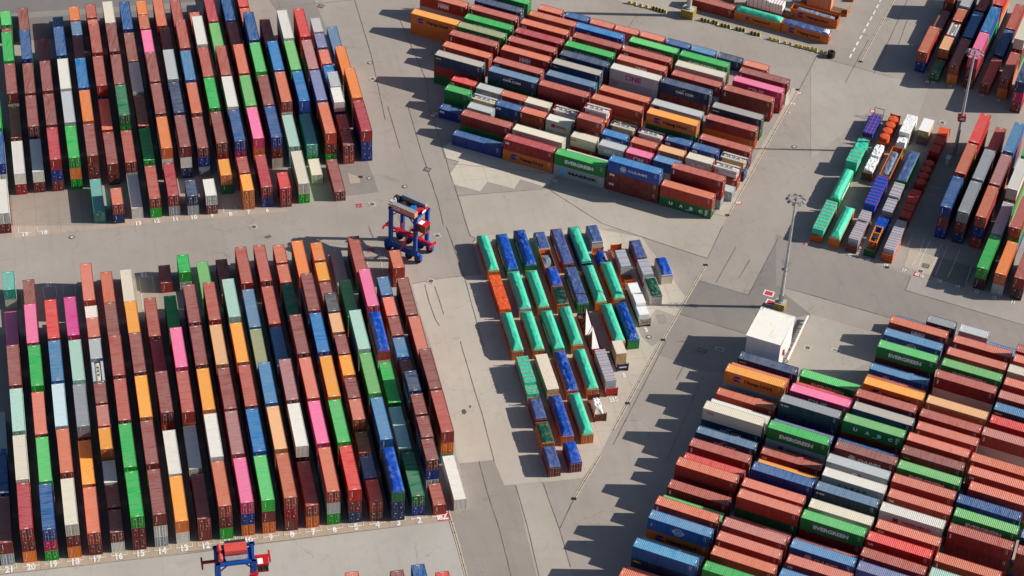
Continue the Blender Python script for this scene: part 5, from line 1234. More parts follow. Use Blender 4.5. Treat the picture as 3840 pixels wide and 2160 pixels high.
# far apron, by the thick pole
TH['FA'] = -21.6
exf, eyf = axes('FA')
def fa(x, y): v = Vector((x, y, 0)); return v.dot(exf), v.dot(eyf)
def fa_box(x, y, L): u, v = fa(x, y); return exf*(u+L/2)+eyf*(v+W/2)
o = copy_container('forty_foot_container', 12.192, 'S', fa_box(51.46-11.65, 491.75+4.6, 12.192), R(TH['FA']), alb(PAL['rd']), wallcol('rd'), ''); tag(o, 'brown container on the far apron beside the striped pole foot', 'container', 'containers on the far apron')
open_top(tuple(fa_box(51.46, 491.8, 12.192)), R(TH['FA']), 12.192, 'tt', 'or', 'orange container under peaked teal tarpaulin on the far apron', 911, 'containers under tarpaulins', brand='HLs')
open_top(tuple(fa_box(63.0, 487.2, 12.192)), R(TH['FA']), 12.192, 'tb', 'or', 'orange container with blue tarpaulin and red machine part showing', 912, 'containers under tarpaulins', brand='HL')
open_top(tuple(fa_box(65.6, 494.3, 12.192)), R(TH['FA']), 12.192, 'open', 'or', 'orange container with torn blue tarpaulin on the far apron', 913, 'containers under tarpaulins', brand='HL')
TH['FB'] = TH['FA']-90
def rack_fa(x, y, L, *a): # near-left corner of the long side
    u, v = fa(x, y); TH['FC'] = TH['FA']-90; ex2, ey2 = axes('FC'); c = exf*(u+L/2)+eyf*(v+W/2); return c.dot(ex2), c.dot(ey2)-L/2
for x, y, L, bc, ec, lab, loads in (
    (54.6, 497.6, 12.19, (120,90,60), (150,120,84), 'brown flat rack under white crates on the far apron', ((.3, 5.6, 2.9, WHT, 'tall white crate with red seams on the far apron'), (6.0, 3.6, 2.6, WHT, 'lower white crate beside a taller one on far apron'))),
    (68.6, 500.0, 12.19, OR_, (240,130,40), 'orange flat rack with bare end on the far apron', ((1.6, 6.2, 3.4, cmat('salmon_board', (226,150,110)), 'tall salmon board crate on orange rack, far apron'),)),
    (70.8, 507.0, 12.19, OR_, (240,120,30), 'orange flat rack at the back of the far apron', ((1.0, 8.0, 1.6, cmat('green_cover', (0,150,96)), 'green covered load at the back of the far apron'),)),
    (40.6, 503.6, 12.19, (150,120,80), (214,140,60), 'tan flat rack at the top behind the brown container', ((1.0, 7.5, 2.2, WOODM, 'wide plywood crate behind the brown container, far apron'),))):
    u, s = rack_fa(x, y, L); flat_rack('FC', u, s, L, bc, ec, 1.6, 1.6, lab)
    for ds, lx, h, mt, lb in loads: crate('FC', u, s+ds, lx, 2.3, .6, h, mt, lb, 'crate', 5, SRED, None, 'crate', None)
p = fa_box(63.0, 487.2, 12.192)+exf*4.9
mp = empty('ribbed_machine', (p.x, p.y, 1.9), R(TH['FA'])); mb = MB()
for k in range(9):
    a0 = math.pi*k/9; a1 = math.pi*(k+.8)/9; mb.add([(1.2*math.cos(a0), y_, 1.1*math.sin(a0)) for y_ in (-.8, .8)]+[(1.2*math.cos(a1), y_, 1.1*math.sin(a1)) for y_ in (.8, -.8)], [(0,1,2,3)])
mb.build('white_rib', mp, (WHT,)); mb = MB(); mb.tube((-1, 0, .2), (1, 0, .2), .5, n=10); mb.bar((-1.1, -.6, 0), (1.1, .6, .9), .12, .12); mb.build('red_core', mp, (cmat('machine_red', (214,70,40)),))
tag(mp, 'white ribbed red machine part in the blue tarped orange container', 'machine')
# ------------------------------------------------------------------ straddle carriers
SB = cmat('carrier_blue', (24,84,176), rough=.35, var=.15); SRD = cmat('carrier_red', (206,38,44), rough=.4, var=.15); SAL = cmat('carrier_salmon', (228,150,118), rough=.5); GRY = cmat('carrier_grey', (160,160,164), rough=.5); TYRE = flat_mat('tyre_rubber', (.018,.018,.02), .8); DRK = flat_mat('dark_machinery', (.03,.03,.035), .5); GLS = flat_mat('cab_glass', (.01,.06,.03), .08, 0, spec=.8)
SBR = cmat('carrier_roof_red', (232,92,84), rough=.45)
def straddle(loc, rz, second, label):
    r = empty('straddle_carrier', loc, rz); yt = 2.2; HT = 11.2
    for sy in (-1, 1):
        mb = MB(); y = sy*yt; mb.box(-4.6, 4.6, y-.33, y+.33, 1.35, 2.15); mb.box(-4.75, -4.3, y-.40, y+.40, 1.0, 2.4); mb.box(4.3, 4.75, y-.40, y+.40, 1.0, 2.0)
        for x in (-3.3, 3.1): mb.add([(x-.95,y-.31,2.15),(x+.95,y-.31,2.15),(x+.95,y+.31,2.15),(x-.95,y+.31,2.15),(x-.42,y-.31,3.2),(x+.42,y-.31,3.2),(x+.42,y+.31,3.2),(x-.42,y+.31,3.2)], [(4,5,6,7),(0,1,5,4),(1,2,6,5),(2,3,7,6),(3,0,4,7)])
        mb.build('bogie_beam', r, (SB,))
        for x in (-3.3, 3.1):
            mb = MB(); mb.box(x-.42, x+.42, y-.30, y+.30, 3.15, HT+.5); mb.bar((x+.05, y-sy*.33, 3.2), (x+.05, y-sy*.33, HT), .12, .10); mb.build('leg', r, (SB,))
        for x in (-3.95, -1.55, 1.5, 3.9):
            w_ = MB(); w_.tube((x, y-.27, .86), (x, y+.27, .86), .86, n=22)
            wo = w_.build('wheel', r, (TYRE,)); rm = MB(); rm.tube((x, y-.285, .86), (x, y+.285, .86), .42, n=16); rm.tube((x, y-.31, .86), (x, y+.31, .86), .16, n=10); rm.build('rim', wo, (cmat('rim_maroon', (120,40,44)),))
            fd = MB(); fd.box(x-.55, x+.55, y-.36, y+.36, 1.70, 1.78); fd.box(x-.25, x+.25, y-.31, y+.31, .9, 1.5); fd.build('wheel_fork', r, (SB,))
        mb = MB(); mb.box(-3.9, 3.7, y-.26, y+.26, HT, HT+.5); mb.bar((-2.9, y, HT-1.3), (-1.6, y, HT), .2, .2); mb.bar((2.7, y, HT-1.3), (1.4, y, HT), .2, .2); mb.build('top_beam', r, (SB,))
    mb = MB()
    for x in (-3.3, -1.2, 1.0, 3.1): mb.box(x-.2, x+.2, -yt, yt, HT+.05, HT+.42)
    mb.box(-3.5, 3.3, -1.6, 1.6, HT+.02, HT+.10); mb.build('top_frame', r, (SB,))
    # cabin at the right end
    cb = MB(); cb.box(3.7, 5.6, -2.3, -.5, HT-2.4, HT-.9); cabin = cb.build('cabin', r, (GLS,))
    q = MB(); q.box(3.6, 5.75, -2.4, -.4, HT-.9, HT-.55); q.build('roof', cabin, (SRD,))
    q = MB(); q.box(3.75, 4.7, -2.25, -.9, HT-.55, HT-.50); q.build('roof_plate', cabin, (MWHITE,))
    q = MB(); q.box(3.62, 5.7, -2.36, -.44, HT-2.62, HT-2.4); q.box(3.62, 3.72, -2.36, -.44, HT-2.4, HT-.9)
    for x, y in ((5.6, -2.3), (5.6, -.5), (4.6, -2.3)): q.box(x-.05, x+.05, y-.05, y+.05, HT-2.4, HT-.9)
    q.build('cabin_frame', cabin, (SRD,))
    q = MB(); q.cbox((4.5, -1.4, HT-1.9), (.5, .5, .9)); q.build('seat', cabin, (cmat('seat_green', (60,150,60)),))
    # cabinets, engine, pipes
    if second:
        q = MB(); q.box(-1.9, 2.1, -.3, 1.75, HT+.5, HT+1.5); q.box(-1.95, 2.15, 1.1, 1.2, HT+1.5, HT+1.56); q.build('engine_house', r, (SBR,))
        q = MB(); q.box(-1.7, 2.0, 1.9, 2.6, HT+.3, HT+1.3); q.build('radiator', r, (DRK,)); q = MB(); q.box(-1.9, 2.1, -1.3, -.6, HT+.5, HT+.62); q.box(-1.8, 2.0, -1.75, -1.35, HT+.5, HT+.72); q.build('walkway', r, (GRY,))
        for y0, y1 in ((-1.9, -.5), (.4, 1.9)):
            q = MB(); q.tube((-2.75, y0, HT+1.0), (-2.75, y1, HT+1.0), .42, n=14); q.build('exhaust', r, (SBR,))
        q = MB(); q.tube((-2.75, -.5, HT+1.0), (-2.75, .4, HT+1.0), .2, n=10); q.box(-3.2, -2.3, -1.7, 1.7, HT+.42, HT+.6); q.build('exhaust_pipe', r, (SRD,))
        zs = HT-1.2
    else:
        for y, mt in ((-1.95, SAL), (2.0, GRY)):
            q = MB(); q.box(-3.0, 3.0, y-.55, y+.55, HT+.5, HT+1.75); c_ = q.build('cabinet', r, (mt,)); q = MB(); q.box(-3.03, 3.03, y-.58, y+.58, HT+1.75, HT+1.82); q.build('lid', c_, (GRY,))
        q = MB(); q.box(-2.3, -.9, -2.515, -2.505, HT+.8, HT+1.4); q.build('sign_plate', r, (MWHITE,))
        I = []; place(I, 'HHLA', -1.6, HT+1.1, w=1.1, h=.42, mi=3, bold=.05); t = MB()
        for pts, fs, mi in I: t.add([(u, -2.52, v) for u, v in pts], fs, mi)
        t.build('lettering', r, LMATS)
        q = MB(); q.box(-4.4, -3.1, -1.4, -.5, HT+.5, HT+1.3, 0); q.box(-4.4, -3.2, .3, 1.3, HT+.5, HT+1.4, 1); q.tube((-3.9, -.1, HT+.9), (-3.9, .3, HT+.9), .45, n=12, mi=0); q.tube((-4.2, -1.7, HT+.8), (-3.6, -1.7, HT+.8), .35, n=12, mi=0); q.build('engine', r, (cmat('engine_white', (200,200,196)), DRK))
        q = MB(); q.box(-2.8, .6, -1.2, 1.2, HT+.42, HT+.7); q.box(-2.0, -1.2, -.6, .6, HT+.7, HT+1.1); q.build('machinery', r, (DRK,))
        q = MB(); q.box(.5, 1.7, -1.1, .3, HT+.7, HT+1.35); q.build('blue_locker', r, (cmat('locker_blue', (20,120,210)),))
        q = MB()
        for k in range(4): q.tube((1.9+.28*k, -1.3, HT+.95), (1.9+.28*k, 1.4, HT+.95), .10, n=8)
        q.box(1.8, 3.0, -1.4, -1.2, HT+.5, HT+1.2); q.build('hydraulic_pipe', r, (SRD,))
        q = MB(); q.box(3.3, 3.5, -.4, 1.9, HT+.6, HT+1.3); q.build('end_panel', r, (SRD,)); q = MB(); q.box(3.51, 3.53, -.3, .9, HT+.7, HT+1.2); q.build('end_plate', r, (MWHITE,))
        zs = 4.2
    # ladder
    q = MB()
    for y in (-2.62, -3.12): q.bar((-.2, y, 2.1), (2.4, y, HT-2.4), .08, .12)
    for k in range(16): t_ = k/16; x = -.2+2.6*t_; z = 2.1+(HT-4.5)*t_; q.bar((x, -3.12, z), (x, -2.62, z), .12, .04)
    for y in (-2.55, -3.2): q.bar((-.2, y, 3.0), (2.4, y, HT-1.5), .04, .04)
    q.build('ladder', r, (SRD,))
    q = MB()
    q.box(2.3, 3.7, -3.2, -2.4, HT-2.5, HT-2.42)
    for x in (2.3, 3.0, 3.7):
        for y in (-3.2, -2.4): q.bar((x, y, HT-2.45), (x, y, HT-1.45), .04, .04)
    for z in (HT-1.95, HT-1.45): q.bar((2.3, -3.2, z), (3.7, -3.2, z), .04, .04)
    q.build('platform', r, (SRD,))
    sp_ = MB(); sp_.box(-3.3, 3.3, -.45, .45, zs, zs+.55); sp_.box(-6.1, -3.3, -.25, .25, zs+.08, zs+.45); sp_.box(3.3, 6.1, -.25, .25, zs+.08, zs+.45)
    for sx in (-1, 1): sp_.box(sx*6.05-.17, sx*6.05+.17, -1.2, 1.2, zs, zs+.42); 
    for sx in (-1, 1):
        for sy in (-1, 1): sp_.box(sx*6.05-.12, sx*6.05+.12, sy*1.15-.12, sy*1.15+.12, zs-.35, zs+.1); sp_.bar((sx*2.4, sy*.45, zs+.3), (sx*3.1, sy*1.9, zs+.9), .25, .3)
    sp_.build('spreader', r, (SRD,))
    ca = MB()
    for sx in (-1, 1):
        for sy in (-1, 1): ca.tube((sx*1.6, sy*.4, zs+.5), (sx*2.2, sy*1.5, HT), .035, n=5)
    ca.build('hoist_rope', r, (DRK,))
    return tag(r, label, 'straddle carrier', 'straddle carriers')
straddle((-22.7, 393.55, 0), R(-31), False, 'blue legged straddle carrier with salmon cabinets standing in the lane crossing')
straddle((-47.0, 290.2, 0), R(13), True, 'straddle carrier with red engine house at the foot of the numbered columns')
# ------------------------------------------------------------------ lamp masts and pole
CONC = flat_mat('concrete_block', (.46,.40,.30), .85, var=.25, scale=1.0); STEEL = flat_mat('mast_steel', (.46,.47,.48), .4, .35, var=.12, scale=.6)
def striped_block(r, rz, sx, sy, h):
    mb = MB(); mb.box(-sx/2, sx/2, -sy/2, sy/2, 0, h); f = mb.build('foot_block', r, (CONC,)); f.rotation_euler = (0, 0, rz); st = MB()
    def stripes(fn, w):
        n = int((w+h)/.5)
        for k in range(n):
            a0 = -h+k*.5; a1 = a0+.27; P = []
            # clip a 45 degree band to the face
            for u, v in ((a0, 0), (a1, 0), (a1+h, h), (a0+h, h)): P.append((u, v))
            out = P
            for lim, s in ((0, 1), (w, -1)):
                res = []
                for i in range(len(out)):
                    A, B = out[i], out[(i+1) % len(out)]; da = s*(A[0]-lim); db = s*(B[0]-lim)
                    if da >= 0: res.append(A)
                    if da*db < 0: t = da/(da-db); res.append((A[0]+(B[0]-A[0])*t, A[1]+(B[1]-A[1])*t))
                out = res
            if len(out) > 2: st.add([fn(u, v) for u, v in out], [tuple(range(len(out)))], 0)
    st.box(-sx/2-.004, sx/2+.004, -sy/2-.004, sy/2+.004, .02, h-.02, 1)
    stripes(lambda u, v: (-sx/2+u, -sy/2-.008, v), sx); stripes(lambda u, v: (sx/2+.008, -sy/2+u, v), sy)
    stripes(lambda u, v: (-sx/2-.008, sy/2-u, v), sy); stripes(lambda u, v: (sx/2-u, sy/2+.008, v), sx)
    o = st.build('stripe', f, (MBLACK, flat_mat('block_yellow', (.62,.46,.06), .7, var=.25)))
    return f
def mast(x, y, H, label, block=True, sign=None, rz=R(-20)):
    r = empty('lamp_mast', (x, y, 0), 0); z0 = 0
    if block: striped_block(r, rz, 2.3, 2.1, 1.6); z0 = 1.6
    p = MB(); p.tube((0, 0, z0), (0, 0, H), .44, .19, 14); p.tube((0, 0, z0), (0, 0, z0+.25), .72, .72, 14)
    for k in range(8): a_ = k*math.pi/4; p.bar((.42*math.cos(a_), .42*math.sin(a_), z0+.2), (.46*math.cos(a_), .46*math.sin(a_), z0+1.9), .10, .16)
    p.build('pole', r, (STEEL,))
    if block:
        b = MB()
        for q in (12.0, 12.9): 
            for k in range(10): a0, a1 = 2*math.pi*k/10, 2*math.pi*(k+1)/10; b.bar((.95*math.cos(a0), .95*math.sin(a0), q), (.95*math.cos(a1), .95*math.sin(a1), q), .05, .05)
        for k in range(5): a0 = 2*math.pi*k/5; b.bar((.95*math.cos(a0), .95*math.sin(a0), 12), (.95*math.cos(a0), .95*math.sin(a0), 12.9), .04, .04); b.bar((.3*math.cos(a0), .3*math.sin(a0), 12), (.95*math.cos(a0), .95*math.sin(a0), 12), .06, .06)
        b.box(-.8, .8, -.5, .5, 10.4, 10.5); b.build('platform', r, (GALV,))
    hd = MB()
    for k in range(14): a0, a1 = 2*math.pi*k/14, 2*math.pi*(k+1)/14; hd.bar((1.35*math.cos(a0), 1.35*math.sin(a0), H-.2), (1.35*math.cos(a1), 1.35*math.sin(a1), H-.2), .12, .16)
    for k in range(4): a0 = math.pi*k/2+.4; hd.bar((.1*math.cos(a0), .1*math.sin(a0), H-.2), (1.35*math.cos(a0), 1.35*math.sin(a0), H-.2), .09, .09)
    hd.tube((0, 0, H-.4), (0, 0, H+.25), .3, n=10); hd.build('lamp_ring', r, (GALV,))
    for k in range(9):
        a0 = 2*math.pi*k/9+.2; c, s = math.cos(a0), math.sin(a0); l = MB()
        def T(u, v, w_): # u out, v sideways, w up, tilted
            uu = 1.78+u*.8+w_*.5; ww = H-.30-u*.45+w_*.8; return (uu*c-v*s, uu*s+v*c, ww)
        l.add([T(u, v, w_) for w_ in (-.14, .14) for u, v in ((-.34,-.30),(.34,-.30),(.34,.30),(-.34,.30))], [(0,1,2,3),(7,6,5,4),(0,4,5,1),(1,5,6,2),(2,6,7,3),(3,7,4,0)]); l.build('floodlight', r, (flat_mat('floodlight_case', (.22,.22,.22), .35, .4),))
    if sign:
        s_ = MB(); s_.box(-.85, .85, -.62, .62, sign-.75, sign+.75); so_ = s_.build('sign', r, (cmat('sign_red', (176,52,72)),)); I = []; place(I, '4S', 0, 0, w=1.1, h=.75, mi=0, bold=.05); t = MB()
        for pts, fs, mi in I: t.add([(u, -.63, sign+v) for u, v in pts], fs, mi)
        t.build('lettering', so_, LMATS)
    return tag(r, label, 'lamp mast', 'lamp masts')
mast(57.0, 381.0, 29.2, 'tall steel lamp mast on striped block beside the white shed')
mast(100.8, 440.1, 28.2, 'tall steel lamp mast with red sign beside the red boxes', False, 10.1)
pr = empty('pole', (40.2, 492.2, 0)); striped_block(pr, R(-21), 3.2, 2.8, 2.3)
mb = MB(); mb.tube((0, 0, 2.3), (0, 0, 40), .62, .40, 18); mb.tube((0, 0, 2.3), (0, 0, 2.6), .95, .95, 18); mb.build('shaft', pr, (STEEL,)); tag(pr, 'thick grey pole on a yellow and black striped block', 'pole')
cbx = empty('control_cabinet', (98.6, 435.6, 0), R(-20)); mb = MB(); mb.box(-.45, .45, -.8, .8, .1, 2.0); mb.box(-.5, .5, -.85, .85, 2.0, 2.08); mb.build('housing', cbx, (flat_mat('cabinet_grey', (.5,.52,.53)),)); mb = MB(); mb.box(-.55, .55, -.9, .9, 0, .1); mb.build('plinth', cbx, (CONC,)); tag(cbx, 'small grey control cabinet at the foot of the far mast', 'cabinet')
# ------------------------------------------------------------------ white shed and guard rail
def shed():
    a = R(-20.5); r = empty('shed', (48.4, 362.0, 0), a); LX, LY, H = 7.2, 9.5, 8.0
    wm = flat_mat('shed_wall', (.74,.74,.73), .5, var=.06, scale=.5); mb = MB()
    def side(p0, d, nrm, L, n):
        pr = corr(0, L, n, .05); vs = []
        for u, q in pr: vs += [(p0[0]+d[0]*u+nrm[0]*q, p0[1]+d[1]*u+nrm[1]*q, 0), (p0[0]+d[0]*u+nrm[0]*q, p0[1]+d[1]*u+nrm[1]*q, H)]
        mb.add(vs, [(2*k, 2*k+2, 2*k+3, 2*k+1) for k in range(len(pr)-1)])
    side((0,0), (1,0), (0,-1), LX, 30); side((LX,0), (0,1), (1,0), LY, 38); side((LX,LY), (-1,0), (0,1), LX, 30); side((0,LY), (0,-1), (-1,0), LY, 38); mb.build('wall', r, (wm,))
    m, n, b = newmat('shed_roof'); tc = N(n, 'ShaderNodeTexCoord').outputs['Object']
    bl = ramp(n, noise_tex(n, vmath(n, 'MULTIPLY', tc, (.55, .35, 1)), 1.0, 4), .52, .72); st = ramp(n, noise_tex(n, vmath(n, 'MULTIPLY', tc, (3, .12, 1)), 1.0, 3), .45, .7)
    c = mixc(n, (.80,.78,.73), (.62,.40,.16), smath(n, 'MULTIPLY', smath(n, 'MULTIPLY', bl, st), .85))
    c = mixc(n, c, (.25,.18,.12), smath(n, 'MULTIPLY', ramp(n, noise_tex(n, vmath(n, 'MULTIPLY', tc, (1.5, 4, 1)), 1.3, 4), .68, .75), .7)); n.links.new(c, b.inputs['Base Color']); b.inputs['Roughness'].default_value = .5
    rf = MB(); pr = corr(-.12, LX+.12, 34, .06); vs = []
    for u, q in pr: vs += [(u, -.15, H+.06+q), (u, LY+.15, H+.20+q)]
    rf.add(vs, [(2*k, 2*k+2, 2*k+3, 2*k+1) for k in range(len(pr)-1)]); ro_ = rf.build('roof', r, (m,))
    g = MB(); g.box(-.16, LX+.16, -.2, -.14, H-.15, H+.12); g.box(-.16, LX+.16, LY+.14, LY+.2, H-.05, H+.26); g.box(-.18, -.13, -.14, LY+.14, H-.1, H+.14); g.box(LX+.13, LX+.18, -.14, LY+.14, H-.1, H+.14); g.build('roof_edge', r, (wm,))
    d = MB(); d.box(LX+.05, LX+.12, 4.2, 5.2, 0, 2.1); dr = d.build('door', r, (GRY,)); h = MB(); h.box(LX+.12, LX+.17, 4.3, 4.36, 1.0, 1.15); h.build('handle', dr, (GALV,))
    e = MB(); e.box(LX+.06, LX+.35, 2.6, 3.0, 3.2, 4.6); e.build('red_lamp', r, (cmat('lamp_red', (210,50,40)),))
    l = MB()
    for x in (-.55, -.15): l.tube((x, 7.4, 0), (x, 7.4, H+1.0), .03, n=6)
    for k in range(24): l.tube((-.55, 7.4, .35*(k+1)), (-.15, 7.4, .35*(k+1)), .02, n=5)
    l.build('ladder', r, (GALV,)); q = MB(); q.tube((.5, LY-.4, H), (.5, LY-.4, H+.9), .06, n=8); q.build('vent', r, (GALV,))
    tag(r, 'tall white corrugated shed with rust streaked roof beside the lamp mast', 'shed')
shed()
ga, gb = Vector((62.67, 377.41, 0)), Vector((57.57, 363.16, 0)); gd = (gb-ga); gl = gd.length
g = empty('guard_rail', tuple(ga), math.atan2(gd.y, gd.x)); mb = MB(); mb.box(0, gl, -.16, .16, .85, 1.15); mb.build('rail', g, (MWHITE,))
st = MB()
for k in range(int(gl/.8)): st.box(.3+k*.8, .7+k*.8, .165, .20, .55, 1.1)
st.build('stripe', g, (cmat('guard_orange', (226,150,80)),)); 
for k in range(11): q = MB(); x = .2+k*(gl-.4)/10; q.box(x-.1, x+.1, -.1, .12, 0, .85); q.build('post', g, (CONC,))
tag(g, 'long white guard rail with orange striped side beyond the shed', 'guard rail')
